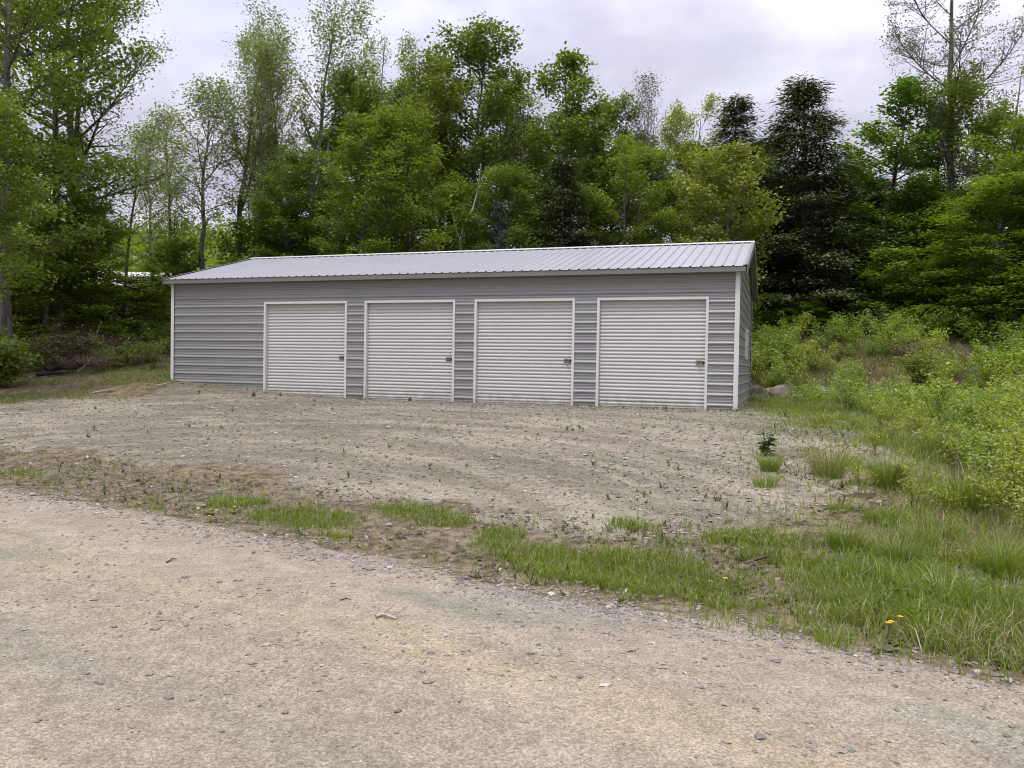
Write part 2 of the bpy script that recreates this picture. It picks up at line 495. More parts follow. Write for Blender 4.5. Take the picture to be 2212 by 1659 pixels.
    rough_a = t.ramp(t.noise(SV, 1.7, 3, 0.6), 0.40, 0.66)
    stone = t.math('MULTIPLY', stone, t.math('MULTIPLY', hard, t.math('ADD', 0.15, t.math('MULTIPLY', rough_a, 0.85))))
    sc_ = t.mix(r2.outputs[1], (0.13, 0.12, 0.105), (0.50, 0.46, 0.41))
    c = t.mix(t.math('MULTIPLY', stone, 0.8), c, sc_)
    n5 = t.noise(p, 150.0, 2, 0.6)
    hgt = t.math('ADD', t.math('MULTIPLY', v1.outputs['Distance'], -0.35), t.math('MULTIPLY', n5, 0.5))
    hgt = t.math('ADD', hgt, t.math('MULTIPLY', stone, t.math('SUBTRACT', 1.0, v2.outputs['Distance'])))
    b = t.n('ShaderNodeBsdfPrincipled', Base_Color=c, Roughness=0.95)
    b.inputs['Specular IOR Level'].default_value = 0.2
    bp = t.n('ShaderNodeBump', Strength=0.75, Distance=0.012, Height=hgt); t.link(bp.outputs[0], b.inputs['Normal'])
    return finish(m, t, b.outputs[0])


M['ground'] = groundmat()

# ------------------------------------------------------------------ ground zones (functions of place)
YARD_R = [(-5, 0.2), (5.5, 1.2), (6.7, 1.9), (7.8, 3.2), (9.5, 3.75), (11.5, 4.2), (14, 4.9), (17.5, 5.6), (24, 6.0)]   # right edge x of the yard by y


def yard_right(y):
    return np.interp(y, [p[0] for p in YARD_R], [p[1] for p in YARD_R])


LA, LB = px_ground(0, 872), px_ground(372, 857)


def LAWN_Y(x):
    return LA[1] + (LB[1] - LA[1]) * (x - LA[0]) / (LB[0] - LA[0])


def zones(x, y):
    s = roadS(x, y); u = x * RD[0] + y * RD[1]
    wob = (fnoise(x * 0.8, y * 0.8, 11, 4) - 0.5)
    fine = (fnoise(x * 3.5, y * 3.5, 12, 4) - 0.5)
    road = sstep(-0.28, 0.28, 4.62 + 0.5 * wob + 0.35 * fine - s) * sstep(-9.5, -8.5, s)
    verge_top = 6.15 + 1.1 * wob + 0.55 * sstep(-2.0, -6.0, u) + 0.3 * np.sin(u * 1.3)
    gr = sstep(-0.45, 0.45, s - verge_top + 0.8 * fine)
    gr = gr * sstep(-0.9, 0.9, yard_right(y) + 1.1 * wob + 1.2 * fine - x)
    # lawn border on the left: runs from the left edge of the photo to the garage corner
    ylim = np.where(x < -9.2, LAWN_Y(x), 40.0)
    gr = gr * sstep(-0.8, 0.6, ylim + 1.2 * wob + fine - y)
    # second gravel tongue to the right of the garage
    tongue = blob(x, y, 7.2, 14.3, 2.4, 1.1, -0.5) + 0.8 * blob(x, y, 7.6, 20.5, 2.6, 2.2) + 0.9 * blob(x, y, 4.9, 11.0, 0.9, 1.6)
    gr = np.maximum(gr, sstep(0.25, 0.6, tongue + 0.5 * fine) * 0.95)
    gr = np.maximum(gr, 0.8 * sstep(0.56, 0.62, fnoise(x * 0.7, y * 0.7, 33, 4)) * sstep(4.5, 6.0, s) * (x < 14) * (y < 19) * (s > 6))
    dark_ground = sstep(0.35, 0.8, blob(x, y, -5.2, 9.9, 2.6, 0.75, -0.50) + 0.6 * blob(x, y, -2.2, 8.2, 1.5, 0.6, -0.5) + 0.9 * wob)
    dark_ground = np.maximum(dark_ground, 0.55 * sstep(0.1, 0.7, np.exp(-((s - 5.6) / 0.75) ** 2) + 0.8 * fine))
    dw = (x - FR[0]) * B2[0] + (y - FR[1]) * B2[1]; al = (x - FR[0]) * A2[0] + (y - FR[1]) * A2[1]
    dark_ground = np.maximum(dark_ground, 0.6 * np.exp(-((dw + 0.35) / 0.45) ** 2) * sstep(-0.5, 0.5, al) * sstep(15.8, 14.8, al) * (0.6 + fine))  # ground coloured darker in a strip along the foot of the front wall
    return road, np.clip(gr, 0, 1), np.clip(dark_ground, 0, 1)


def grassiness(x, y):
    """0..1 density of green grass"""
    s = roadS(x, y); u = x * RD[0] + y * RD[1]
    n = fnoise(x * 0.9, y * 0.9, 21, 4); nf = fnoise(x * 2.6, y * 2.6, 22, 3)
    g = np.zeros_like(x)
    for (cx_, cy_, rx, ry, k) in VERGE:
        g = np.maximum(g, k * blob(x, y, cx_, cy_, rx, ry, -0.56))
    g = sstep(0.26, 0.58, g + 0.75 * (nf - 0.5)) * sstep(4.45, 4.95, s + 0.5 * (nf - 0.5))
    right = sstep(-0.3, 1.4, x - yard_right(y) + 1.6 * (n - 0.5))
    g2 = right * sstep(0.36, 0.60, n * 0.6 + nf * 0.4 + 0.10 * sstep(3, 8, x)) * sstep(4.5, 5.3, s + (nf - 0.5))
    left = sstep(-0.5, 0.8, y - LAWN_Y(x) + 0.4) * (x < -9.3)
    g3 = left * sstep(0.38, 0.58, n)
    return np.clip(np.maximum(np.maximum(g, g2), g3), 0, 1)


VERGE = []
for (px, py, rx, ry, k) in [(510, 1088, 0.42, 0.20, 1), (660, 1120, 0.72, 0.30, 1.2), (870, 1105, 0.40, 0.18, 1), (945, 1128, 0.45, 0.18, 0.9), (1075, 1165, 0.22, 0.22, 0.9),
                            (720, 1160, 0.3, 0.10, 0.7), (1170, 1205, 0.40, 0.25, 1.2), (1260, 1232, 0.5, 0.24, 1.2), (1370, 1230, 0.5, 0.28, 1.3), (1300, 1260, 0.6, 0.2, 1.1), (1440, 1262, 0.4, 0.2, 1.1),
                            (1500, 1275, 0.33, 0.25, 1.1), (1560, 1305, 0.3, 0.16, 0.9), (1360, 1140, 0.25, 0.12, 0.75), (1660, 1170, 0.38, 0.22, 1.2), (1690, 1215, 0.35, 0.2, 1.1),
                            (1800, 1330, 0.45, 0.2, 0.9), (310, 1095, 0.5, 0.12, 0.6), (1920, 1270, 0.6, 0.4, 1.1), (2080, 1330, 0.7, 0.4, 1.2), (2150, 1420, 0.5, 0.2, 0.9), (60, 1030, 0.6, 0.3, 0.45)]:
    P_ = px_ground(px, py)
    VERGE.append((P_[0], P_[1], rx * 1.1, ry * 1.1, k * (1.1 if px > 1100 else 0.92)))

# ------------------------------------------------------------------ ground, road and yard sheets
def surface(X, Y):
    """height of the finished ground with ruts and small bumps"""
    road, gravel, dark_ground = zones(X, Y)
    s = roadS(X, Y); u = X * RD[0] + Y * RD[1]
    near = (np.hypot(X, Y) < 30)
    rut = -0.02 * (np.exp(-((s - 2.2 + 0.1 * np.sin(u * 0.5)) / 0.35) ** 2) + np.exp(-((s - 0.5) / 0.35) ** 2)) * road
    return height(X, Y) + rut + near * (0.011 * (fnoise(X * 6, Y * 6, 41, 3) - 0.5) * (1 + 2.5 * (1 - road)) + 0.012 * (fnoise(X * 28, Y * 28, 45, 2) - 0.5) * (1.3 - road))


def build_ground():
    rr = [0.35]
    while rr[-1] < 70:
        rr.append(rr[-1] * 1.0095 + 0.004)
    while rr[-1] < 2600:
        rr.append(rr[-1] * 1.06)
    rr = np.array(rr)
    fine = np.radians(np.arange(-48, 48.01, 0.26)); coarse = np.radians(np.arange(50, 311, 3.0))
    ang = np.concatenate([fine, coarse])
    nr, na = len(rr), len(ang)
    R, Aa = np.meshgrid(rr, ang, indexing='ij')
    X = (R * np.sin(Aa)).ravel(); Y = (R * np.cos(Aa)).ravel()
    road, gravel, dark_ground = zones(X, Y)
    z = surface(X, Y)
    g = grassiness(X, Y)
    V = np.stack([X, Y, z], -1)
    i = np.arange(nr - 1)[:, None] * na; j = np.arange(na)[None, :]; j2 = (j + 1) % na
    q = np.stack([i + j, i + na + j, i + na + j2, i + j2], -1).reshape(-1, 4)
    fr_ = road[q].mean(1); fg = gravel[q].mean(1)
    cls = np.where(fr_ > 0.5, 1, np.where(fg > 0.5, 2, 0))
    for k, nm in ((0, 'ground'), (1, 'road'), (2, 'gravel_yard')):
        qq = q[cls == k]
        used = np.unique(qq); remap = np.full(len(V), -1, np.int64); remap[used] = np.arange(len(used))
        B = Buf(); B.add(V[used], remap[qq])
        if k == 1:
            c0 = len(used); n0 = np.arange(na)
            B.add([(0, 0, float(height(0., 0.)))])
            B.t.append(np.stack([remap[n0], remap[(n0 + 1) % na], np.full(na, c0)], -1).astype(np.int32)[:, [0, 1, 2]])
            B.ta.append(np.full(na, 0.5, np.float32))
        o = B.make(nm, M['ground'], smooth=True)
        for key, arr in (('road', road), ('gravel', gravel), ('grassy', g), ('dark_ground', dark_ground)):
            a = arr[used]
            if k == 1:
                a = np.concatenate([a, [road[0] if key == 'road' else 0.0]])
            att = o.data.attributes.new(key, 'FLOAT', 'POINT')
            att.data.foreach_set('value', a.astype(np.float32))
        o['kind'] = 'structure'


build_ground()

# ------------------------------------------------------------------ the garage
def clad_profile(z0, z1, zr=0.117, pitch=0.2286):
    """heights and outward offsets of horizontally ribbed sheet metal: a high rib every 9 inches, two low ones between"""
    pts = []
    n0 = int(math.floor((z0 - zr) / pitch)) - 1
    n1 = int(math.ceil((z1 - zr) / pitch)) + 1
    for n in range(n0, n1 + 1):
        c = zr + n * pitch
        pts += [(c - 0.026, 0.0), (c - 0.020, 0.022), (c + 0.002, 0.022), (c + 0.034, 0.0)]
        for d in (0.076, 0.152):
            pts += [(c + d - 0.010, 0.0), (c + d - 0.007, 0.006), (c + d + 0.002, 0.006), (c + d + 0.015, 0.0)]
    z = np.array([p[0] for p in pts]); o = np.array([p[1] for p in pts])
    oz0, oz1 = np.interp(z0, z, o), np.interp(z1, z, o)
    k = (z > z0 + 1e-4) & (z < z1 - 1e-4)
    return np.concatenate([[z0], z[k], [z1]]), np.concatenate([[oz0], o[k], [oz1]])


def clad(B, p0, p1, nrm, z0, z1):
    """ribbed wall sheet between plan points p0 and p1, ribs standing out along nrm"""
    z, o = clad_profile(z0, z1)
    p0, p1, nrm = map(np.asarray, (p0, p1, nrm))
    a = np.stack([p0[0] + nrm[0] * o, p0[1] + nrm[1] * o, z], -1)
    b = np.stack([p1[0] + nrm[0] * o, p1[1] + nrm[1] * o, z], -1)
    n = len(z)
    i = np.arange(n - 1)
    B.add(np.concatenate([a, b]), np.stack([i, n + i, n + i + 1, i + 1], -1))


garage = empty('garage', (FR[0], FR[1], 0.0), -TH)
tag(garage, 'long grey ribbed metal garage with four white roll-up doors', 'garage')
# local frame: x runs from -LEN (left end) to 0 (right end), y = 0 is the front wall, y = WID the rear wall
EZ, RZ, EO, SO = 3.148, 4.249, 0.21, 0.18
SL = (RZ - EZ) / (WID / 2 + EO)
HW = EZ + SL * EO - 0.06          # wall height under the roof sheet
DOORS = [(-3.13, -0.62), (-6.17, -3.66), (-9.18, -6.68), (-12.21, -9.69)]
DH = 2.512
b = Buf()
edges = [-LEN] + [v for d in sorted(DOORS) for v in d] + [0.0]
for k in range(0, len(edges), 2):
    clad(b, (edges[k], 0), (edges[k + 1], 0), (0, -1), 0.0, HW)
for d in DOORS:
    clad(b, (d[0], 0), (d[1], 0), (0, -1), DH, HW)
b.make('front_wall', M['siding'], garage)


def gable_wall(x, sgn, name, win=None):
    B = Buf()
    z, o = clad_profile(0.0, RZ - 0.08)
    ymid = WID / 2
    pts = []
    for zz, oo in zip(z, o):
        h = max(0.0, (zz - HW) / SL)
        pts.append((x + sgn * oo, min(h, ymid), zz)); pts.append((x + sgn * oo, max(WID - h, ymid), zz))
    n = len(z); i = np.arange(n - 1) * 2
    B.add(pts, np.stack([i, i + 1, i + 3, i + 2], -1) if sgn > 0 else np.stack([i, i + 2, i + 3, i + 1], -1))
    return B.make(name, M['siding'], garage)


gable_wall(0.0, 1, 'gable_wall'); gable_wall(-LEN, -1, 'gable_wall')
b = Buf(); clad(b, (0, WID), (-LEN, WID), (0, 1), 0.0, HW); b.make('rear_wall', M['siding'], garage)
# corner trims
for (x, y, sx, sy) in ((0, 0, 1, -1), (-LEN, 0, -1, -1), (0, WID, 1, 1), (-LEN, WID, -1, 1)):
    b = Buf(); o = 0.038
    xa, xb = sorted((x + sx * o, x - sx * 0.062)); ya, yb = sorted((y + sy * o, y + sy * 0.0335))
    b.box(xa, xb, ya, yb, -0.02, HW)
    xa, xb = sorted((x + sx * o, x + sx * 0.0335)); ya, yb = sorted((y + sy * 0.0332, y - sy * 0.062))
    b.box(xa, xb, ya, yb, -0.02, HW + 0.01)
    b.make('corner_trim', M['white'], garage)
# base rail along the foot of the wall
for k in range(0, len(edges), 2):
    b = Buf(); b.box(edges[k] + 0.07, edges[k + 1] - 0.01, 0.004, 0.06, -0.06, 0.03)
    b.make('base_rail', M['slab'], garage)
b = Buf(); b.box(-LEN - 0.03, 0.03, 0.05, WID + 0.03, -0.4, 0.012); b.make('floor_slab', M['slab'], garage)


def roof_side(name, front):
    """ribbed roof sheet from ridge to eave; ribs run down the slope every 9 inches"""
    B = Buf()
    xs, os_ = [], []
    x = -SO * -1 - 0.01
    x = SO - 0.03
    xs.append(SO); os_.append(0.0)
    while x > -LEN - SO + 0.08:
        for dx, o in ((0.028, 0.0), (0.013, 0.021), (-0.013, 0.021), (-0.028, 0.0)):
            xs.append(x + dx - 0.03); os_.append(o)
        x -= 0.2286
    xs.append(-LEN - SO); os_.append(0.0)
    xs = np.array(xs); os_ = np.array(os_)
    y0, y1 = (-EO, WID / 2) if front else (WID + EO, WID / 2)
    n = len(xs)
    rng = np.random.default_rng(5)
    rows = []
    for k, f in enumerate(np.linspace(0, 1, 7)):
        wv = 0.0 if k in (0, 6) else 1.0
        rows.append(np.stack([xs, np.full(n, y0 + (y1 - y0) * f), EZ + (RZ - EZ) * f + os_ + wv * 0.0025 * (rng.random(n) - 0.5)], -1))
    V = np.concatenate(rows)
    i = np.arange(n - 1)
    q = []
    for k in range(6):
        a, c = k * n, (k + 1) * n
        q.append(np.stack([a + i, c + i, c + i + 1, a + i + 1], -1) if front else np.stack([a + i, a + i + 1, c + i + 1, c + i], -1))
    q = np.concatenate(q)[:, ::-1]
    B.add(V, q)
    B.add(V - np.array([0, 0, 0.003]), q[:, ::-1])
    return B.make(name, M['roof'], garage)


roof = roof_side('roof', True)
roof_side('roof', False)
# ridge cap
b = Buf(); hw = 0.16
for sgn in (-1, 1):
    v = []
    for x in (SO + 0.01, -LEN - SO - 0.01):
        v += [(x, WID / 2, RZ + 0.042), (x, WID / 2 + sgn * hw, RZ + 0.042 - SL * hw), (x, WID / 2 + sgn * hw, RZ + 0.026 - SL * hw), (x, WID / 2, RZ + 0.026)]
    q = [(0, 1, 5, 4), (1, 2, 6, 5), (3, 7, 6, 2), (0, 3, 2, 1), (4, 5, 6, 7)]
    b.add(v, q if sgn > 0 else [t_[::-1] for t_ in q])
b.make('ridge_cap', M['white'], garage)
# eave fascias
for y, sg in ((-EO, 1), (WID + EO, -1)):
    b = Buf()
    ya, yb = sorted((y + sg * 0.012, y + sg * 0.024))
    b.box(-LEN - SO + 0.02, SO - 0.02, ya, yb, EZ - 0.118, EZ - 0.008)
    ya, yb = sorted((y + sg * 0.024, y + sg * (EO - 0.03)))
    b.box(-LEN - SO + 0.02, SO - 0.02, ya, yb, EZ - 0.112, EZ - 0.100)
    b.make('eave_trim', M['eave'], garage)
# rake trims along the four sloping gable edges
for x, sx in ((SO, 1), (-LEN - SO, -1)):
    for sgn in (-1, 1):
        b = Buf()
        ye = -EO if sgn < 0 else WID + EO
        ym = WID / 2
        xa, xb = sorted((x + sx * 0.004, x + sx * 0.018))
        v = []
        for xx in (xa, xb):
            v += [(xx, ye, EZ - 0.155), (xx, ym, RZ - 0.155), (xx, ym, RZ + 0.024), (xx, ye, EZ + 0.024)]
        b.add(v, [(0, 1, 2, 3), (7, 6, 5, 4), (0, 4, 5, 1), (3, 2, 6, 7), (0, 3, 7, 4), (1, 5, 6, 2)])
        xa, xb = sorted((x + sx * 0.004, x - sx * 0.05))
        v = []
        for xx in (xa, xb):
            v += [(xx, ye, EZ + 0.024), (xx, ym, RZ + 0.024), (xx, ym, RZ + 0.030), (xx, ye, EZ + 0.030)]
        b.add(v, [(0, 1, 2, 3), (7, 6, 5, 4), (0, 4, 5, 1), (3, 2, 6, 7), (0, 3, 7, 4), (1, 5, 6, 2)])
        b.make('rake_trim', M['eave'], garage)
# soffit closing the gable overhang
for x0, x1 in ((0.03, SO - 0.002), (-LEN - SO + 0.002, -LEN - 0.03)):
    b = Buf()
    for sgn in (-1, 1):
        ye = -EO + 0.03 if sgn < 0 else WID + EO - 0.03
        zE = EZ + SL * 0.03
        v = [(x0, ye, zE - 0.13), (x1, ye, zE - 0.13), (x1, WID / 2, RZ - 0.13), (x0, WID / 2, RZ - 0.13)]
        b.add(v, [(0, 1, 2, 3)])
    b.make('soffit', M['eave'], garage)


def roller_door(x0, x1, idx):
    """steel curtain, bottom bar, jamb and header frame, slide latch"""
    c0, c1, y = x0 + 0.062, x1 - 0.062, 0.085
    B = Buf()
    p = 0.0825
    zs, os_ = [], []
    z = 0.05
    while z < DH - 0.02:
        for f, o in ((0.0, 0.0), (0.10, 0.0), (0.16, 0.012), (0.32, 0.021), (0.56, 0.021), (0.80, 0.012), (0.94, 0.0)):
            zs.append(z + f * p); os_.append(o)
        z += p
    zs = np.array(zs); os_ = np.array(os_)
    k = zs < DH - 0.03
    zs, os_ = zs[k], os_[k]
    n = len(zs); i = np.arange(n - 1)
    a = np.stack([np.full(n, c0), y - os_, zs], -1); c = a.copy(); c[:, 0] = c1
    B.add(np.concatenate([a, c]), np.stack([i, n + i, n + i + 1, i + 1], -1))
    door = B.make('roller_door', M['curtain'], garage)
    b = Buf(); b.box(c0 + 0.004, c1 - 0.004, y - 0.022, y + 0.01, 0.022, 0.058); b.make('bottom_bar', M['curtain'], door)
    b = Buf(); b.box(c0 + 0.01, c1 - 0.01, y - 0.008, y + 0.012, 0.006, 0.0215); b.make('rubber_seal', M['blackmetal'], door)
    b = Buf(); f = 0.058
    b.box(x0, x0 + f, -0.030, 0.078, -0.02, DH - f); b.box(x1 - f, x1, -0.030, 0.078, -0.02, DH - f)
    b.box(x0, x1, -0.030, 0.0745, DH - f + 0.001, DH)
    b.make('door_frame', M['white'], door)
    b = Buf(); b.box(c0 - 0.003, c1 + 0.003, y + 0.03, y + 0.34, DH - 0.30, DH - 0.062); b.make('drum_housing', M['dark'], door)
    # latch on the right edge of the curtain
    lx = c1 - 0.125; lz = 1.05; ly = y - 0.0175
    b = Buf(); b.box(lx - 0.075, lx + 0.055, ly - 0.004, ly, lz - 0.052, lz + 0.052)
    b.box(lx - 0.075, lx - 0.060, ly - 0.016, ly - 0.0045, lz - 0.050, lz + 0.050)
    b.box(lx + 0.040, lx + 0.054, ly - 0.016, ly - 0.0045, lz - 0.050, lz + 0.050)
    latch = b.make('latch', M['steel'], door)
    b = Buf()
    b.box(lx - 0.058, lx + 0.118, ly - 0.020, ly - 0.005, lz + 0.006, lz + 0.028)
    b.box(lx - 0.040, lx + 0.030, ly - 0.017, ly - 0.005, lz - 0.038, lz - 0.014)
    b.box(lx + 0.072, lx + 0.096, ly - 0.028, ly - 0.004, lz - 0.045, lz + 0.045)
    bolt = b.make('latch_bolt', M['blackmetal'], door)
    if idx in (0, 1):
        b = Buf(); b.box(lx - 0.012, lx + 0.034, ly - 0.048, ly - 0.022, lz - 0.085, lz - 0.040)
        an = np.linspace(0, math.pi, 8)
        b.tube(np.stack([lx + 0.011 + 0.016 * np.cos(an), np.full(8, ly - 0.035), lz - 0.040 + 0.030 * np.sin(an)], -1), np.full(8, 0.0045), 6)
        b.make('padlock', M['brass'] if idx == 0 else M['steel'], door)
    return door


for k, d in enumerate(DOORS):
    roller_door(d[0], d[1], k)
# side window with a frame standing proud of the gable wall
b = Buf(); y0, y1, z0, z1, o = 3.72, 4.58, 1.19, 1.98, 0.056
b.box(0.004, 0.030, y0 + 0.05, y1 - 0.05, z0 + 0.05, z1 - 0.05); win = b.make('window', M['glass'], garage)
b = Buf()
b.box(0.003, o, y0, y0 + 0.05, z0, z1); b.box(0.003, o, y1 - 0.05, y1, z0, z1)
b.box(0.003, o - 0.002, y0 + 0.05, y1 - 0.05, z0, z0 + 0.05); b.box(0.003, o - 0.002, y0 + 0.05, y1 - 0.05, z1 - 0.05, z1)
b.box(0.030, o - 0.006, y0 + 0.05, y1 - 0.05, (z0 + z1) / 2 - 0.02, (z0 + z1) / 2 + 0.02)
b.make('window_frame', M['white'], win)

# ------------------------------------------------------------------ trees
def leaves_at(B, rng, cen, nper, spread, size, flat=0.6, up=1.2, var=0.18, base_tint=None, aspect=0.72):
    """scatter rhombic leaves round the centres CEN (N,3)"""
    cen = np.asarray(cen, float)
    if not len(cen):
        return
    N = len(cen) * nper
    c = np.repeat(cen, nper, 0)
    clump = np.repeat(np.clip(rng.normal(0.42, 0.16, len(cen)), 0, 1) if base_tint is None else base_tint, nper)
    off = rng.normal(0, 1, (N, 3)) * spread
    off[:, 2] *= flat
    c = c + off
    nrm = rng.normal(0, 1, (N, 3)); nrm[:, 2] = np.abs(nrm[:, 2]) + up
    nrm /= np.linalg.norm(nrm, axis=1, keepdims=True)
    d = rng.normal(0, 1, (N, 3)); d -= nrm * (d * nrm).sum(1, keepdims=True); d /= np.linalg.norm(d, axis=1, keepdims=True)
    e = np.cross(nrm, d)
    s = size * rng.uniform(0.6, 1.3, (N, 1))
    fold = nrm * s * 0.10
    v = np.stack([c - d * s * 0.5, c + e * s * 0.5 * aspect + fold, c + d * s * 0.5, c - e * s * 0.5 * aspect + fold], 1).reshape(-1, 3)
    q = np.arange(N * 4).reshape(N, 4)
    t = np.clip(clump + rng.normal(0, var, N), 0, 1)
    B.add(v, q, qa=t)


PROF = {
    'round': lambda t: np.sqrt(np.clip(1 - (2 * np.clip(t, 0, 1) - 0.85) ** 2 * 0.9, 0.05, 1)) * (1 - 0.35 * t ** 4),
    'oval': lambda t: np.sqrt(np.clip(1 - (2 * t - 1.0) ** 2, 0.06, 1)),
    'cone': lambda t: np.clip(1.02 - t, 0.02, 1) ** 0.8,
    'vase': lambda t: 0.45 + 0.55 * np.sin(np.clip(t, 0, 1) * 2.3) * (1 - 0.55 * t ** 3),
    'column': lambda t: 0.75 * np.clip(1.12 - t ** 2.2, 0.1, 1),
}


DENS = {'maple': 2.0, 'oak': 1.9, 'aspen': 1.9, 'ash': 2.2, 'hemlock': 2.0, 'spruce': 1.3, 'bright': 1.9}


def grow_tree(name, seed, H=13.0, R=2.6, r0=0.16, cb=0.25, n1=34, prof='round', e0=0.1, e1=0.9, curve=0.35, sub=0.42, twig=0.8,
              nleaf=7, spread=0.24, size=0.13, flat=0.55, up=1.2, leafm='maple', bark='bark', lean=0.05, skip=0.0, conifer=False, fork=0, aspect=0.72, gap=0.0,
              second=True, tipsonly=False, bt=1.0):
    rng = np.random.default_rng(seed)
    nleaf = int(nleaf * DENS.get(leafm, 1.8))
    root = empty(name)
    W, L = Buf(), Buf()
    n = 14
    tz = np.linspace(0, 1, n)
    wob = np.cumsum(rng.normal(0, 0.018 * H / n ** 0.5, (n, 2)), 0) * (0.4 if conifer else 1.0); wob[0] = 0
    ld = rng.uniform(0, 6.28)
    tp = np.stack([wob[:, 0] + lean * H * tz ** 1.5 * math.cos(ld), wob[:, 1] + lean * H * tz ** 1.5 * math.sin(ld), tz * H], -1)
    tr = r0 * ((1 - tz) ** 0.85 + 0.035) * (1 + 0.45 * np.exp(-tz * 26))
    tp[0, 2] = -0.35
    W.tube(tp, tr, 8)
    trunks = [(tp, tr)]
    for k in range(fork):
        t0 = rng.uniform(0.28, 0.5); az = rng.uniform(0, 6.28)
        p0 = np.array([np.interp(t0, tz, tp[:, i]) for i in range(3)])
        q = np.linspace(0, 1, 9)
        out_ = R * rng.uniform(0.35, 0.6)
        fp = p0 + np.stack([np.cos(az) * out_ * q ** 0.7, np.sin(az) * out_ * q ** 0.7, (H * rng.uniform(0.86, 0.97) - p0[2]) * q], -1)
        fr = np.interp(t0, tz, tr) * 0.72 * ((1 - q) ** 0.85 + 0.05)
        W.tube(fp, fr, 6); trunks.append((fp, fr))
    cen = []
    for k in range(n1):
        u = (k + rng.uniform(0, 0.9)) / n1
        t = cb + (1 - cb) * (u ** (0.92)) * 0.985
        trp, trr = trunks[rng.integers(len(trunks))] if fork else trunks[0]
        zt = t * H
        if zt < trp[0, 2] + 0.1:
            trp, trr = trunks[0]
        p0 = np.array([np.interp(zt, trp[:, 2], trp[:, i]) for i in range(3)]); rr_ = np.interp(zt, trp[:, 2], trr)
        tc = (t - cb) / (1 - cb)
        Lb = R * float(PROF[prof](tc)) * rng.uniform(0.72, 1.12)
        if rng.random() < gap:
            continue
        az = k * 2.39996 + rng.uniform(-0.5, 0.5)
        el = e0 + (e1 - e0) * tc + rng.normal(0, 0.12)
        m = max(5, int(Lb / 0.3))
        q = np.linspace(0, 1, m)
        dirs = el + curve * q
        st = Lb / (m - 1)
        hx = np.concatenate([[0], np.cumsum(np.cos(dirs[:-1]) * st)]); hz = np.concatenate([[0], np.cumsum(np.sin(dirs[:-1]) * st)])
        azs = az + np.cumsum(rng.normal(0, 0.08, m))
        bx = np.concatenate([[0], np.cumsum(np.diff(hx) * np.cos(azs[:-1]))]); by = np.concatenate([[0], np.cumsum(np.diff(hx) * np.sin(azs[:-1]))])
        bp = p0 + np.stack([bx, by, hz], -1)
        br = bt * min(rr_ * 0.55, 0.033 * (0.35 + Lb / 2.5) * (r0 / 0.16) ** 0.6) * ((1 - q) ** 0.8 + 0.10)
        W.tube(bp, np.maximum(br, 0.004), 5)
        if not tipsonly:
            far = bp[q > 0.45]
            cen.append(far)
        else:
            cen.append(bp[-1:])
        if not second:
            continue
        ns = max(3, int(Lb / sub / 0.72))
        for j in range(ns):
            f = 0.22 + 0.76 * (j + rng.uniform(0, 1)) / ns
            s0 = np.array([np.interp(f, q, bp[:, i]) for i in range(3)])
            L2 = twig * (0.45 + 0.75 * (1 - f)) * rng.uniform(0.6, 1.2) * min(1.0, 0.35 + Lb / 2.0)
            sgn = 1 if j % 2 else -1
            a2 = np.interp(f, q, azs) + sgn * (rng.uniform(0.2, 1.7) if tipsonly else rng.uniform(0.5, 1.1))
            e2 = el * 0.6 + curve * f + (rng.normal(0.15, 0.55) if tipsonly else rng.normal(0.05, 0.25))
            L2 *= rng.uniform(0.4, 1.3) if tipsonly else 1.0
            mm = 4
            qq = np.linspace(0, 1, mm)
            ee = e2 + curve * 0.6 * qq
            seg = L2 / (mm - 1)
            sp = s0 + np.concatenate([[[0, 0, 0]], np.cumsum(np.stack([np.cos(ee[:-1]) * math.cos(a2), np.cos(ee[:-1]) * math.sin(a2), np.sin(ee[:-1])], -1) * seg, 0)])
            W.tube(sp, np.interp(f, q, br) * 0.6 * np.array([1, 0.75, 0.5, 0.25]) + 0.0025, 4)
            if tipsonly:
                for m3 in range(3):
                    f3 = rng.uniform(0.3, 1.0); b3 = sp[0] + (sp[-1] - sp[0]) * f3
                    dv = rng.normal(0, 1, 3) + (sp[-1] - sp[0]) / max(L2, .01) * 0.9 + [0, 0, 0.5]; dv *= L2 * rng.uniform(0.25, 0.5) / np.linalg.norm(dv)
                    b4 = b3 + dv + [0, 0, L2 * 0.06]
                    W.tube([b3, b3 + dv * .5, b4], [0.006, 0.004, 0.002], 3); cen.append(b4[None])
            if rng.random() >= skip:
                cen.append(sp[-1:] if tipsonly else sp[1:])
    cen = np.concatenate(cen)
    if conifer:
        # flat drooping sprays
        N = len(cen) * nleaf
        c = np.repeat(cen, nleaf, 0) + rng.normal(0, 1, (N, 3)) * np.array([spread, spread, spread * flat])
        ax = c[:, :2] - np.interp(c[:, 2], tp[:, 2], tp[:, 0])[:, None] * np.array([1, 0]) - np.interp(c[:, 2], tp[:, 2], tp[:, 1])[:, None] * np.array([0, 1])
        a = np.arctan2(ax[:, 1], ax[:, 0]) + rng.normal(0, 0.65, N)
        dr = rng.normal(-0.30, 0.25, N)
        d = np.stack([np.cos(a) * np.cos(dr), np.sin(a) * np.cos(dr), np.sin(dr)], -1)
        sd_ = np.stack([-np.sin(a), np.cos(a), rng.normal(0, 0.3, N)], -1)
        s = size * rng.uniform(0.6, 1.4, (N, 1))
        v = np.stack([c, c + d * s * 0.45 + sd_ * s * aspect * 0.5, c + d * s, c + d * s * 0.45 - sd_ * s * aspect * 0.5], 1).reshape(-1, 3)
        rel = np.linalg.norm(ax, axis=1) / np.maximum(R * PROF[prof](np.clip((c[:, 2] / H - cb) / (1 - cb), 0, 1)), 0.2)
        clump = 0.12 + 0.62 * np.clip(rel, 0, 1) ** 2.5
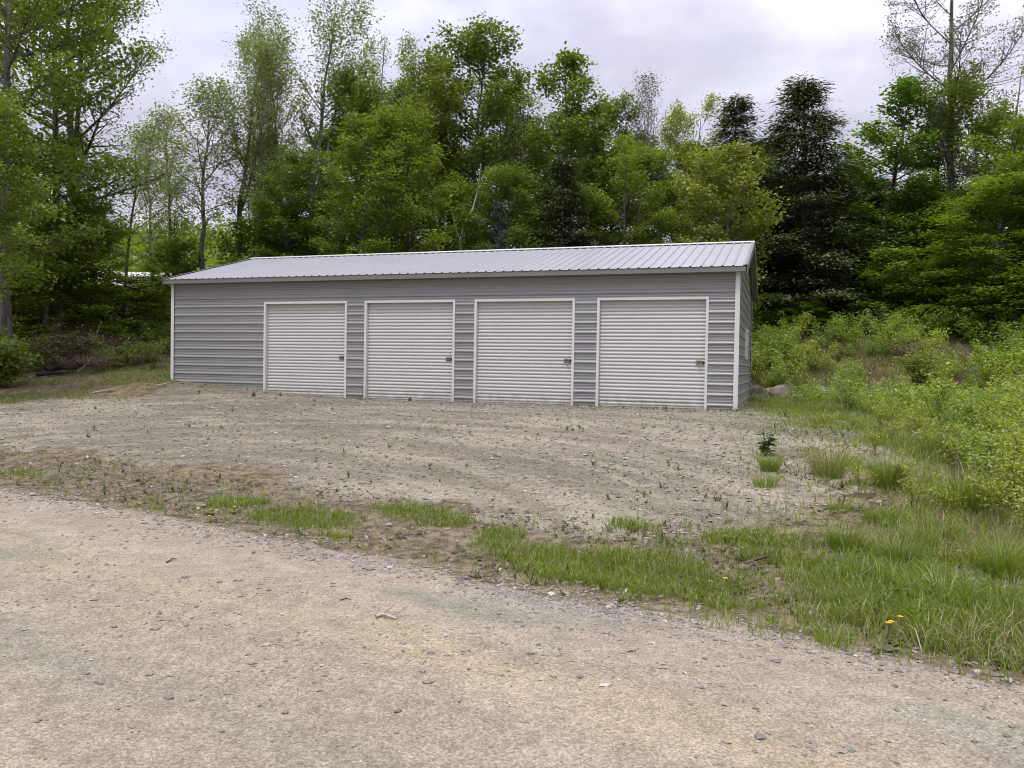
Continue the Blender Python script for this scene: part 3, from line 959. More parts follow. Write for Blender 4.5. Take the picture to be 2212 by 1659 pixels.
        L.add(v, np.arange(N * 4).reshape(N, 4), qa=np.clip(clump + rng.normal(0, 0.2, N), 0, 1))
    elif nleaf:
        leaves_at(L, rng, cen, nleaf, spread, size, flat, up, aspect=aspect)
    tk = W.make('trunk', M[bark], root, smooth=True)
    if nleaf:
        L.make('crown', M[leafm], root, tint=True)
    root['_H'] = H; root['_R'] = R
    return root


PROTO = {
    'maple0': grow_tree('maple_tree', 11, 14, 3.3, 0.17, 0.16, 44, 'round', -0.05, 0.95, 0.30, 0.36, 1.05, 8, 0.27, 0.145, 0.42, 1.3, 'maple', 'bark'),
    'maple1': grow_tree('maple_tree', 12, 13, 2.9, 0.16, 0.16, 40, 'oval', 0.0, 1.0, 0.35, 0.36, 1.0, 10, 0.26, 0.14, 0.45, 1.2, 'maple', 'bark', fork=1),
    'maple2': grow_tree('maple_tree', 13, 11, 2.6, 0.13, 0.08, 42, 'oval', 0.05, 0.9, 0.25, 0.36, 0.95, 10, 0.25, 0.135, 0.38, 1.5, 'maple', 'barkdark'),
    'oak0': grow_tree('oak_tree', 21, 14, 2.9, 0.17, 0.30, 36, 'oval', 0.15, 1.0, 0.30, 0.42, 1.0, 12, 0.27, 0.165, 0.5, 0.9, 'oak', 'barkdark', gap=0.12),
    'oak1': grow_tree('oak_tree', 22, 14, 2.7, 0.16, 0.22, 36, 'round', 0.05, 1.0, 0.35, 0.40, 1.0, 11, 0.24, 0.165, 0.42, 0.9, 'oak', 'barkdark', gap=0.2),
    'aspen0': grow_tree('aspen_tree', 31, 15, 2.5, 0.145, 0.36, 30, 'vase', 0.65, 1.15, 0.25, 0.40, 1.05, 6, 0.21, 0.098, 0.9, 0.3, 'aspen', 'bark', fork=1, aspect=0.8),
    'aspen1': grow_tree('aspen_tree', 32, 15, 2.2, 0.105, 0.42, 30, 'oval', 0.7, 1.2, 0.22, 0.40, 1.0, 6, 0.20, 0.095, 0.9, 0.3, 'aspen', 'bark', lean=0.04, aspect=0.8),
    'aspen2': grow_tree('aspen_tree', 33, 14, 2.0, 0.12, 0.33, 28, 'column', 0.55, 1.2, 0.3, 0.42, 0.95, 6, 0.20, 0.095, 0.9, 0.3, 'aspen', 'bark', fork=2, aspect=0.8),
    'slim': grow_tree('slender_tree', 34, 10, 1.9, 0.075, 0.30, 24, 'oval', 0.5, 1.1, 0.2, 0.45, 0.8, 4, 0.22, 0.095, 0.8, 0.4, 'aspen', 'barkdark', lean=0.07, aspect=0.8),
    'limby': grow_tree('cherry_tree', 35, 15, 4.6, 0.20, 0.30, 26, 'round', 0.25, 1.0, 0.28, 0.36, 1.35, 5, 0.24, 0.10, 0.7, 0.5, 'aspen', 'barkdark', fork=1, aspect=0.75),
    'ash': grow_tree('ash_tree', 36, 17, 4.6, 0.19, 0.32, 19, 'vase', 0.30, 1.05, 0.55, 0.17, 1.6, 4, 0.12, 0.075, 0.6, 0.5, 'ash', 'bark', lean=0.01, tipsonly=True, bt=0.62),
    'bare': grow_tree('budding_tree', 37, 13, 1.9, 0.10, 0.45, 28, 'vase', 0.75, 1.2, 0.25, 0.30, 1.0, 4, 0.14, 0.085, 0.8, 0.4, 'ash', 'bark', fork=2),
    'hem0': grow_tree('hemlock_tree', 41, 13, 3.1, 0.18, 0.04, 120, 'cone', 0.20, 0.75, -0.55, 0.26, 0.95, 8, 0.20, 0.17, 0.5, 1, 'hemlock', 'barkdark', conifer=True, aspect=0.30, lean=0.01),
    'hem1': grow_tree('hemlock_tree', 42, 13, 2.2, 0.15, 0.05, 104, 'cone', 0.25, 0.9, -0.5, 0.28, 0.85, 7, 0.19, 0.17, 0.55, 1, 'hemlock', 'barkdark', conifer=True, aspect=0.28, lean=0.015),
    'spruce': grow_tree('spruce_tree', 43, 6, 1.35, 0.08, 0.03, 70, 'cone', -0.1, 0.5, 0.15, 0.2, 0.5, 10, 0.09, 0.11, 0.5, 1, 'spruce', 'barkdark', conifer=True, aspect=0.25, lean=0.0),
    'edge': grow_tree('maple_tree', 14, 10, 2.8, 0.12, 0.36, 40, 'oval', -0.1, 0.9, 0.25, 0.36, 1.0, 9, 0.26, 0.135, 0.38, 1.5, 'maple', 'bark'),
    'young': grow_tree('young_maple_tree', 51, 7, 2.2, 0.075, 0.08, 36, 'oval', 0.25, 1.1, 0.25, 0.36, 0.8, 9, 0.20, 0.135, 0.5, 0.9, 'bright', 'bark', fork=2),
    'sapling0': grow_tree('maple_sapling', 52, 5, 1.5, 0.04, 0.08, 26, 'oval', 0.15, 1.0, 0.2, 0.33, 0.7, 8, 0.19, 0.135, 0.4, 1.5, 'maple', 'twigs'),
    'sapling1': grow_tree('beech_sapling', 53, 4, 1.5, 0.035, 0.05, 24, 'round', 0.05, 0.9, 0.15, 0.33, 0.7, 8, 0.20, 0.125, 0.35, 1.8, 'maple', 'twigs', fork=1),
    'birch': grow_tree('birch_tree', 54, 9, 1.3, 0.065, 0.35, 22, 'oval', 0.4, 1.1, 0.2, 0.4, 0.7, 5, 0.2, 0.10, 0.6, 0.8, 'maple', 'barkpale', lean=0.10),
}
# three dead or odd ones made by hand
def dead_snag():
    root = empty('dead_tree'); W = Buf()
    pts = np.array([(0, 0, -0.3), (0.05, 0, 2.5), (-0.05, 0, 4.6), (-0.25, 0, 5.7), (-0.32, 0, 6.6), (-0.12, 0, 7.4), (0.35, 0.1, 8.3), (0.62, 0.1, 9.3), (0.72, 0.1, 10.6)])
    W.tube(pts, [0.11, 0.095, 0.088, 0.085, 0.07, 0.06, 0.048, 0.032, 0.012], 7)
    for a, d in (((-0.32, 0, 6.6), [(-0.6, 0, 7.3), (-0.75, 0.1, 8.1), (-1.15, 0.1, 8.7)]), ((0.62, 0.1, 9.3), [(1.0, 0.0, 9.7), (1.15, 0, 10.3)]), ((-0.05, 0, 4.6), [(-0.9, 0.2, 4.9), (-1.7, 0.3, 5.5)])):
        p = np.array([a] + d); W.tube(p, np.linspace(0.04, 0.008, len(p)), 5)
    W.make('trunk', M['barkpale'], root, smooth=True)
    root['_H'] = 10.6; root['_R'] = 1.2
    return root


PROTO['snag'] = dead_snag()
WIDE = {'map': 1.17, 'oak': 1.36, 'hem': 1.38, 'you': 1.2}


def plant(kind, px, Y, ptop, wpx, color, label, group=None, cat='tree', rz=None, seed=[100], name=None, H=None, sink=0.05):
    seed[0] += 1
    r = random.Random(seed[0])
    x = px_depth(px, Y); z = float(height(x, Y))
    p = PROTO[kind]
    o = copy_tree(p)
    Ht = H if H else px_z(px, ptop, Y) - z
    sz = Ht / p['_H']
    sx = (1.08 if kind == 'maple0' else WIDE.get(kind[:3], 1.12)) * (wpx / F * Y) / (2.0 * p['_R']) if wpx else sz
    o.scale = (sx, sx, sz)
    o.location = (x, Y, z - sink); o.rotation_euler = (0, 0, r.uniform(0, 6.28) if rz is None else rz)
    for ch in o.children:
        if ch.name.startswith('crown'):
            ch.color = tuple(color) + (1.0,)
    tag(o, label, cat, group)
    return o


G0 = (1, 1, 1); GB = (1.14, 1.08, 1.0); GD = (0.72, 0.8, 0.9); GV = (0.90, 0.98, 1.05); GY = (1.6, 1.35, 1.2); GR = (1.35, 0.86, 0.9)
TREES = [
    ('edge', -35, 19.5, 250, 250, G0, 'short leafy maple overhanging the lawn at the very left edge'),
    ('edge', 100, 26.5, 330, 220, (1.1, 1.08, 1), 'short leafy maple standing before the stout-trunked maple on the left'),
    ('edge', 186, 27.5, 450, 170, (1.15, 1.1, .9), 'young maple before the sky gap left of the slim dark-stemmed tree'),
    ('maple0', 5, 23, -420, 430, G0, 'huge dense maple whose dark crown fills the upper left corner of the photo'),
    ('maple0', 128, 27, -260, 350, G0, 'dense maple with a stout grey trunk standing just inside the left corner maple'),
    ('limby', 165, 30, -150, 480, (0.9, 0.95, .9), 'thinly leaved tree stretching long bare limbs over the open sky right of the maples'),
    ('slim', 258, 32, 290, 210, (0.85, 0.9, .9), 'slim dark-stemmed tree alone in the sky gap left of the garage'),
    ('aspen1', 432, 34, 185, 280, (0.9, .95, .9), 'thin aspen whose bare lower stem rises behind the left end of the garage roof'),
    ('aspen0', 503, 35, 58, 240, (0.95, 1, .9), 'tall aspen with a forked airy crown, second stem behind the left roof end'),
    ('aspen1', 545, 34.5, 105, 180, G0, 'straight aspen with a thin grey stem right of the tall forked aspen'),
    ('aspen0', 612, 38, 95, 170, (0.95, 1, 1), 'airy aspen half hidden between the narrow aspen and the tallest one'),
    ('aspen1', 378, 37, 255, 200, (0.95, 1, 1), 'thin aspen left of the one that rises behind the left roof end'),
    ('aspen2', 572, 37, 70, 170, G0, 'narrow aspen squeezed between the forked aspen and the tallest aspen'),
    ('aspen0', 655, 35, 2, 260, G0, 'tallest aspen, its airy crown nearly touching the top of the photo'),
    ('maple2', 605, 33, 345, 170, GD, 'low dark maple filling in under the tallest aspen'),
    ('aspen2', 800, 40, 55, 140, (1.1, 1.1, 1.05), 'pale feathery aspen top poking up right of the tallest aspen'),
    ('aspen2', 884, 41, 78, 140, (0.95, 1.0, 1), 'pale aspen top rising over the big maples left of the dark oak'),
    ('maple1', 828, 36, 172, 220, (0.95, 1, .9), 'rounded maple with a brown-flecked crown below the pale aspen tops'),
    ('maple1', 935, 37, 165, 190, (1.1, 0.97, .9), 'maple with rust-tinged leaves just left of the dark oak'),
    ('oak0', 1000, 38, 102, 220, (0.85, .9, .9), 'dark oak with a lumpy crown standing highest in the middle of the tree line'),
    ('maple2', 765, 30.5, 268, 220, (0.9, .92, .9), 'bright green maple in front of the rounded maple, above the left half of the roof'),
    ('maple2', 905, 32, 275, 210, (1.05, 1.0, .9), 'bright green maple left of the pale dead trunk'),
    ('snag', 1003, 33.2, 345, 0, G0, 'pale dead tree with a crooked forked trunk among the maples'),
    ('aspen2', 1112, 40, 125, 190, (1.1, 1.05, 1.1), 'wispy aspen right of the dark oak, its upper twigs almost bare'),
    ('oak1', 1222, 37, 146, 200, (0.95, 1.05, .9), 'layered oak with see-through tiers of leaves right of the wispy aspen'),
    ('oak0', 1300, 38, 235, 130, G0, 'small rounded oak shoulder at the right side of the layered oak'),
    ('hem0', 1213, 33, 335, 215, G0, 'dark hemlock standing under the layered oak behind the middle of the roof'),
    ('spruce', 1075, 30.5, 428, 100, (0.95, 1.05, 1.05), 'small blue-green spruce just above the roof ridge'),
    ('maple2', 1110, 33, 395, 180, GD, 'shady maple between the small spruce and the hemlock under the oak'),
    ('maple1', 1010, 34, 385, 190, (0.9, .95, .9), 'shady maple at the foot of the pale dead trunk'),
    ('maple1', 1350, 34, 325, 180, GB, 'light green maple right of the hemlock that stands under the oak'),
    ('bare', 1388, 38, 188, 130, (1.0, 0.85, 1), 'nearly bare pinkish tree with upright twigs against the sky'),
    ('maple1', 1482, 39, 236, 150, (1.55, 1.3, 1.3), 'pale yellow-green maple with a rusty top left of the left hemlock spire'),
    ('maple2', 1430, 36, 345, 150, G0, 'mid green maple below the pinkish bare tree'),
    ('hem1', 1577, 36, 212, 190, G0, 'narrow hemlock spire, left of the two above the right roof end'),
    ('young', 1553, 29, 352, 225, G0, 'bright yellow-green young maple rising just behind the roof near its right end'),
    ('hem0', 1735, 33, 166, 290, (1.05, 1, .95), 'broad dark hemlock, the biggest conifer, right of the garage'),
    ('oak1', 1887, 35, 182, 230, (0.85, 1.1, 1), 'round-topped oak between the broad hemlock and the tall bare ash'),
    ('hem1', 2008, 38, 228, 190, (0.9, .95, 1), 'dark hemlock half hidden behind the tall bare ash trunk'),
    ('ash', 2042, 35, -175, 480, G0, 'tall nearly leafless ash reaching out of the top right corner'),
    ('maple1', 2140, 33, 152, 250, GB, 'light green maple in front of the ash at the right side of the photo'),
    ('maple2', 2165, 28, 415, 290, GV, 'vivid green low-branched maple at the right edge above the bank'),
    ('sapling0', 1935, 30.5, 548, 150, GV, 'vivid green sapling in the dark gap below the round-topped oak'),
    ('birch', 2092, 29.5, 400, 120, (1.1, 1.05, 1), 'slender birch with a thin leaning white stem on the bank'),
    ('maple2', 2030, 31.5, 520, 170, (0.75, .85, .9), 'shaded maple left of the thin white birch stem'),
    ('maple2', 345, 34, 530, 120, G0, 'short dark maple beside the left end of the garage'),
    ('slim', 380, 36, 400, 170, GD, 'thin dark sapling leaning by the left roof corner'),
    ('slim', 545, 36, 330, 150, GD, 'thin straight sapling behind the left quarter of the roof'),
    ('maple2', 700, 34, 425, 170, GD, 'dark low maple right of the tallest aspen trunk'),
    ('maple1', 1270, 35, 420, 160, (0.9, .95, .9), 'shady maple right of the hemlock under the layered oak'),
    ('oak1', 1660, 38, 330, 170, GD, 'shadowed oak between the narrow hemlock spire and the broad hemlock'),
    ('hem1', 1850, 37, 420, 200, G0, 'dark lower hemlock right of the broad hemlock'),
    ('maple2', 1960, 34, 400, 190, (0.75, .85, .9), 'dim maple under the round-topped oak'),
    ('aspen2', 745, 43, 160, 150, G0, 'faint aspen far behind the gap right of the tallest aspen'),
    ('aspen1', 330, 42, 300, 190, (0.9, .95, .9), 'faint aspen farther back in the sky gap over the garage left end'),
]
for T in TREES:
    plant(*T)
rt = random.Random(4)
# trees of the second and third rows, mostly glimpsed as dark stems and leaves between the ones in front
for k, (px, Y, kind, top, wp) in enumerate([
        (-120, 27, 'maple0', -250, 330), (620, 41, 'maple1', 300, 200), (700, 43, 'oak0', 300, 190),
        (770, 42, 'maple1', 250, 210), (870, 43, 'oak0', 210, 220), (955, 43, 'maple1', 200, 220), (1055, 43, 'oak1', 215, 210), (1150, 42, 'maple1', 265, 200), (1240, 43, 'oak0', 270, 200), (1330, 43, 'maple1', 320, 190),
        (1440, 42, 'oak1', 320, 200), (1530, 43, 'maple1', 330, 190), (1640, 42, 'hem0', 290, 240), (1720, 43, 'hem0', 370, 240), (1800, 42, 'hem1', 360, 220), (1880, 43, 'hem0', 380, 240),
        (1960, 42, 'hem0', 420, 240), (2040, 41, 'hem1', 400, 220), (2110, 40, 'hem0', 390, 250), (2200, 38, 'maple1', 230, 240), (2260, 34, 'maple0', 180, 300), (2290, 28, 'maple1', 330, 300), (1700, 38, 'hem0', 420, 230), (1800, 38, 'hem0', 440, 230)]):
    cn = {'hem': 'hemlock', 'oak': 'oak', 'map': 'maple'}[kind[:3]]
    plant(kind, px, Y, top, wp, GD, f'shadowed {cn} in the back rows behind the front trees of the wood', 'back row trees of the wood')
# saplings and leafy undergrowth at the foot of the wood
for k, (px, Y, top, wp, c) in enumerate([
        (40, 26, 560, 200, GB), (110, 29, 545, 190, GB), (185, 27.5, 590, 170, (1.1, 1.1, .9)), (215, 30, 618, 150, G0), (280, 30, 605, 150, GB), (330, 29.5, 600, 120, GB), (20, 30, 520, 200, G0), (90, 32, 500, 200, GD),
        (150, 33, 625, 150, GD), (360, 31, 610, 110, G0), (395, 34, 530, 110, G0), (520, 35, 490, 120, GD), (575, 34, 460, 150, GD), (640, 34, 470, 160, GD), (-40, 27, 560, 200, G0)]):
    kd = ('sapling0', 'sapling1')[k % 2]
    plant(kd, px, Y, top, wp, c, 'leafy sapling in the undergrowth along the left edge of the wood', 'leafy saplings at the left wood edge', 'sapling')
for k, (px, Y, top, wp, c) in enumerate([
        (1660, 31, 640, 130, (0.7, .9, .9)), (1700, 34, 600, 150, GD), (1790, 33, 590, 160, GD), (1850, 31.5, 640, 130, GV), (1985, 31, 600, 150, (0.7, .9, 1)), (2060, 33, 560, 160, GD), (2130, 27, 610, 170, GV),
        (2200, 26, 600, 190, GV), (2260, 26, 520, 220, GV), (1740, 30.5, 655, 100, (1.1, 1.1, 1)), (2010, 28.5, 660, 110, (1.1, 1.1, 1))]):
    kd = ('sapling1', 'sapling0')[k % 2]
    plant(kd, px, Y, top, wp, c, 'leafy sapling in the dark shade at the top of the right bank', 'leafy saplings above the right bank', 'sapling')
for p in PROTO.values():
    delete_tree(p)

# ------------------------------------------------------------------ shrubs and other plants one could count
def grow_shrub(name, seed, H, R, stems, leafm, stemm, nper=9, spread=0.09, size=0.075, up=0.8, start=0.25, side=3, rad=0.007, flat=0.7, arch=0.5, aspect=0.6, leafless=False, tv=0.18):
    rng = np.random.default_rng(seed)
    root = empty(name); W, L = Buf(), Buf(); cen = []
    for k in range(stems):
        az = k * 2.4 + rng.uniform(-.4, .4); out_ = R * rng.uniform(0.25, 1.0); h = H * rng.uniform(0.62, 1.0)
        q = np.linspace(0, 1, 8)
        b0 = rng.normal(0, 0.05 * R + 0.02, 2)
        rr = out_ * q ** (1.0 + arch)
        zz = h * (q - arch * 0.35 * q ** 3 * (out_ / R))
        p = np.stack([b0[0] + rr * math.cos(az) + rng.normal(0, .012 * H, 8), b0[1] + rr * math.sin(az) + rng.normal(0, .012 * H, 8), zz - 0.03], -1)
        W.tube(p, rad * (1.05 - 0.8 * q) * (H / 1.2) ** 0.5, 4)
        m = max(3, int(h / 0.11))
        qq = start + (1 - start) * np.sort(rng.random(m))
        c = np.stack([np.interp(qq, q, p[:, i]) for i in range(3)], -1)
        cen.append(c)
        for j in range(side):
            f = rng.uniform(start, 0.9); s0 = np.array([np.interp(f, q, p[:, i]) for i in range(3)])
            a2 = az + rng.uniform(-1.6, 1.6); l2 = 0.3 * H * (1.05 - f) + 0.06
            t = np.linspace(0, 1, 4)
            sp = s0 + np.stack([np.cos(a2) * l2 * t * .75, np.sin(a2) * l2 * t * .75, l2 * t * 0.75], -1)
            W.tube(sp, rad * 0.5 * (1.05 - 0.8 * t) * (H / 1.2) ** 0.5, 3); cen.append(sp[1:])
    if not leafless:
        leaves_at(L, rng, np.concatenate(cen), nper, spread, size, flat, up, tv, aspect=aspect)
    W.make('stem', M[stemm], root, smooth=True)
    if not leafless:
        L.make('foliage', M[leafm], root, tint=True)
    root['_H'] = H; root['_R'] = R
    return root


def blades(B, rng, base, h, w, lean, tint, bend=None):
    """grass blades: BASE (N,3), arrays for height, width, lean"""
    N = len(base)
    a = rng.uniform(0, 2 * math.pi, N) if bend is None else bend
    f = rng.uniform(0, 2 * math.pi, N)
    sd_ = np.stack([np.cos(f), np.sin(f), np.zeros(N)], -1) * (w * 0.5)[:, None]
    dr = np.stack([np.cos(a), np.sin(a), np.zeros(N)], -1)
    mid = base + dr * (h * lean * 0.35)[:, None]; mid[:, 2] += h * 0.58
    tip = base + dr * (h * lean)[:, None]; tip[:, 2] += h * np.sqrt(np.clip(1 - (lean * 0.8) ** 2, 0.06, 1))
    v = np.stack([base - sd_, base + sd_, mid + sd_ * 0.8, mid - sd_ * 0.8, tip], 1).reshape(-1, 3)
    i = np.arange(N) * 5
    B.add(v, np.stack([i, i + 1, i + 2, i + 3], -1), np.stack([i + 3, i + 2, i + 4], -1), qa=tint, ta=tint)


def grow_tussock(name, seed, H, n, R, dry=0.15, lean=0.55):
    rng = np.random.default_rng(seed)
    root = empty(name); G, D = Buf(), Buf()
    for B, k, mul in ((G, int(n * (1 - dry)), 1.0), (D, int(n * dry), 1.25)):
        a = rng.uniform(0, 6.28, k); r = R * np.sqrt(rng.random(k)) * 0.4
        base = np.stack([np.cos(a) * r, np.sin(a) * r, np.full(k, -0.02)], -1)
        blades(B, rng, base, H * mul * rng.uniform(0.5, 1.05, k), np.full(k, 0.007), lean * rng.uniform(0.15, 1.0, k) + r * 0.8, np.clip(rng.normal(0.5, 0.2, k), 0, .92), bend=a + rng.normal(0, .5, k))
    G.make('green_blades', M['grass'], root, tint=True)
    if dry > 0:
        D.make('dry_blades', M['straw'], root, tint=True)
    root['_H'] = H; root['_R'] = R
    return root


SP = {
    'goldenrod': grow_shrub('leafy_shrub', 61, 1.25, 0.75, 16, 'shrub', 'twigs', 4, 0.06, 0.072, start=0.25, aspect=0.42, arch=0.25),
    'goldenrod2': grow_shrub('leafy_shrub', 62, 1.6, 0.7, 11, 'shrub', 'twigs', 5, 0.075, 0.07, start=0.35, side=4, aspect=0.42, arch=0.25),
    'forb': grow_shrub('leafy_forb', 63, 0.5, 0.4, 13, 'shrub', 'twigs', 5, 0.035, 0.045, start=0.15, side=2, aspect=0.4, rad=0.004, arch=0.3),
    'willow': grow_shrub('willow_bush', 64, 2.0, 0.75, 9, 'bright', 'twigs', 11, 0.10, 0.085, start=0.35, side=7, aspect=0.4, rad=0.011),
    'bigleaf': grow_shrub('maple_bush', 65, 1.6, 1.0, 12, 'bright', 'twigs', 7, 0.15, 0.14, start=0.2, side=5, aspect=0.85),
    'bramble': grow_shrub('bramble_bush', 66, 1.2, 0.75, 24, 'shrub', 'deadstem', side=4, leafless=True, arch=0.9, rad=0.006),
    'bramble2': grow_shrub('bramble_bush', 67, 0.95, 0.7, 22, 'litter', 'deadstem', 2, 0.08, 0.05, side=4, arch=0.9, rad=0.006),
    'thin': grow_shrub('thin_sapling', 68, 1.5, 0.35, 4, 'shrub', 'twigs', 5, 0.06, 0.074, start=0.3, side=5, rad=0.006, aspect=0.42),
    'tuss': grow_tussock('grass_tussock', 69, 0.55, 460, 0.42, 0.15, 0.95),
    'tussdry': grow_tussock('grass_tussock', 70, 0.5, 260, 0.36, 0.5, 1.1),
    'tussmall': grow_tussock('grass_tuft', 71, 0.22, 150, 0.3, 0.12, 1.0),
}


def put(kind, x, y, H, label, cat, group=None, color=(1, 1, 1), wide=1.0, rz=None, seed=[500]):
    seed[0] += 1
    r = random.Random(seed[0])
    o = copy_tree(SP[kind])
    s = H / SP[kind]['_H']
    o.scale = (s * wide, s * wide, s)
    o.location = (x, y, float(height(x, y)) - 0.01)
    o.rotation_euler = (0, 0, r.uniform(0, 6.28) if rz is None else rz)
    for ch in o.children:
        ch.color = tuple(color) + (1.0,)
    return tag(o, label, cat, group)


def putpx(kind, px, py, H, label, cat, group=None, color=(1, 1, 1), wide=1.0):
    P = px_ground(px, py)
    return put(kind, P[0], P[1], H, label, cat, group, color, wide)


rs = random.Random(77)
def bank_y0(x):
    return max(14.0, 24.6 - (0.30 if x < 9 else 1.15) * (x - 9))


# right bank
n = 0
for k in range(400):
    x = rs.uniform(6.8, 19.0); y = bank_y0(x) + rs.uniform(0.9, 8.5) * (1.0 if x < 10 else 1.5)
    if y > 31.5 or x / y > 0.70 or n >= 105:
        continue
    if 29.2 < y < 31.5 and 11.2 < x < 13.6:
        continue
    n += 1
    kd = rs.choice(['goldenrod', 'goldenrod', 'goldenrod2', 'goldenrod', 'forb'])
    c = rs.choice([(0.85, .95, .85), (1, 1, 1), (1.15, 1.08, .9), (0.75, .9, .9)])
    put(kd, x, y, rs.uniform(0.8, 1.75) * (0.6 if kd == 'forb' else 1), 'leafy green shrub among many on the bank right of the garage', 'shrub', 'leafy shrubs on the right bank', tuple(v * 1.2 for v in c), 1.0)
for k in range(17):
    x = rs.uniform(7.2, 16.5); y = bank_y0(x) + rs.uniform(1.5, 6.5)
    put(rs.choice(['bramble', 'bramble2']), x, y, rs.uniform(0.7, 1.2), 'brown tangle of dead stems between the shrubs on the right bank', 'bramble', 'dead brambles on the right bank', (1, 1, 1), 1.2)
# right field
n = 0
for k in range(1600):
    x = rs.uniform(3.4, 13.5); y = rs.uniform(7.4, 21.0)
    rough_ = float(fnoise(np.array([x * .35]), np.array([y * .35]), 66, 3)[0])
    if x - float(yard_right(y)) < 1.5 or x / y > 0.72 or rough_ < 0.42 or y > bank_y0(x) + 1.0:
        continue
    if n >= 135:
        break
    n += 1
    kd = rs.choice(['forb', 'thin', 'forb', 'goldenrod', 'thin', 'goldenrod'])
    c = rs.choice([(1.0, 1.05, .9), (1.1, 1.1, .95), (0.9, 1, .9), (1.2, 1.15, .9), (0.85, 1, .9)])
    put(kd, x, y, rs.uniform(0.35, 0.8) * (1.6 if kd == 'thin' else 1), 'fresh light green plant in the rough field right of the gravel yard', 'shrub', 'leafy plants in the right field', c, 1.2)
for (px, py, top) in [(2230, 1075, 860), (2185, 1055, 880), (2205, 1125, 930), (2010, 985, 890), (1925, 960, 895), (2120, 1010, 885), (2260, 1010, 820), (2170, 985, 850), (2140, 1140, 960), (2215, 1180, 980), (2080, 1040, 900), (2050, 1000, 860), (1985, 950, 860), (2195, 1020, 840), (2150, 960, 820), (2105, 940, 830), (2235, 960, 790), (1890, 985, 900), (1950, 1060, 960), (2045, 1130, 1010), (1905, 930, 850), (2175, 1095, 900), (1860, 1075, 985), (1975, 1110, 1000)]:
    P = px_ground(px, py)
    put('thin', P[0], P[1], max(0.5, px_z(px, top, P[1]) - P[2]), 'thin dark-stemmed sapling with few leaves in the right field', 'sapling', 'thin saplings in the right field', (1.15, 1.05, .85), 1.15)
P = px_ground(1992, 872)
put('willow', P[0], P[1], px_z(1992, 742, P[1]) - P[2], 'bright yellow-green willow bush, the tallest bush on the right slope', 'bush', None, (0.95, 1.0, 1.0), 1.35)
P = px_ground(2178, 905)
put('willow', P[0], P[1], px_z(2178, 825, P[1]) - P[2], 'small bright yellow-green willow bush at the right edge below the bank', 'bush', None, (0.95, 1.0, 1.0), 1.2)
P = px_ground(1745, 868)
put('forb', P[0], P[1] - 0.4, 0.85, 'bushy green plant growing in front of the boulders', 'plant', None, (1.1, 1.1, .8), 1.2)
# left brush
for k in range(46):
    x = rs.uniform(-18, -9.6); y = rs.uniform(23.2, 29.5)
    if x < -0.66 * y or (x > -10.6 and y > 28.5):
        continue
    kd = rs.choice(['goldenrod', 'goldenrod2', 'forb', 'goldenrod'])
    put(kd, x, y, rs.uniform(0.7, 1.35), 'green shrub in the brush between the left lawn and the wood', 'shrub', 'shrubs along the left lawn', rs.choice([(0.8, .9, .7), (0.95, 1, .8), (0.7, .85, .7)]), 1.1)
for (px, Y, h) in [(120, 25.2, 1.2), (145, 25.8, 1.4), (170, 25.4, 1.2), (195, 25.9, 1.4), (222, 25.4, 1.3), (250, 26.2, 1.25), (105, 26.4, 1.3), (275, 26.3, 1.1), (60, 25.5, 1.2), (320, 26.6, 1.0), (210, 24.2, 0.8), (150, 24.3, 0.8)]:
    Y -= 0.9
    put(rs.choice(['bramble', 'bramble2']), px_depth(px, Y), Y, h, 'reddish brown dead bramble in the brush left of the garage', 'bramble', 'brown brambles behind the left lawn', (1, 1, 1), 1.25)
put('bigleaf', px_depth(8, 21.5), 21.5, 1.5, 'bright yellow-green bush with large leaves at the left edge of the photo', 'bush', None, (0.85, 0.95, 0.9), 1.0)
put('bigleaf', px_depth(-60, 22.5), 22.5, 1.7, 'larger bright bush just past the left edge bush', 'bush', None, (0.85, 0.95, 0.9), 1.0)
# tussocks
for (kd, px, py, h, lab) in [('tuss', 2088, 1103, 0.52, 'big green grass tussock standing highest in the right field'), ('tussdry', 1790, 1030, 0.5, 'tussock with long straw-coloured dead blades at the yard edge'),
                             ('tuss', 1663, 1018, 0.28, 'round green tussock at the right edge of the gravel'), ('tuss', 1920, 1052, 0.42, 'green tussock beside the yellow-green saplings'),
                             ('tuss', 2165, 1245, 0.33, 'leafy tussock near the right edge above the verge'), ('tussmall', 1652, 1050, 0.2, 'small tuft just below the round tussock at the gravel edge'),
                             ('tussmall', 1775, 918, 0.3, 'upright small tuft on the gravel behind the yard, right of the garage'), ('tussmall', 1800, 1392, 0.15, 'small tuft alone on the road edge below the leaf litter')]:
    putpx(kd, px, py, h, lab, 'grass tussock', None, (1, 1.05, .85))
for k in range(16):
    px = rs.uniform(1750, 2212); py = rs.uniform(1000, 1330)
    P = px_ground(px, py)
    if P[0] - float(yard_right(P[1])) < 0.3:
        continue
    put(rs.choice(['tussmall', 'tussmall', 'tussdry', 'tuss']), P[0], P[1], rs.uniform(0.14, 0.3), 'middling grass tuft in the rough field between yard and road', 'grass tuft', 'grass tufts in the right field', rs.choice([(1, 1.05, .85), (1.15, 1.1, .8), (0.85, .95, .8)]), 1.1)


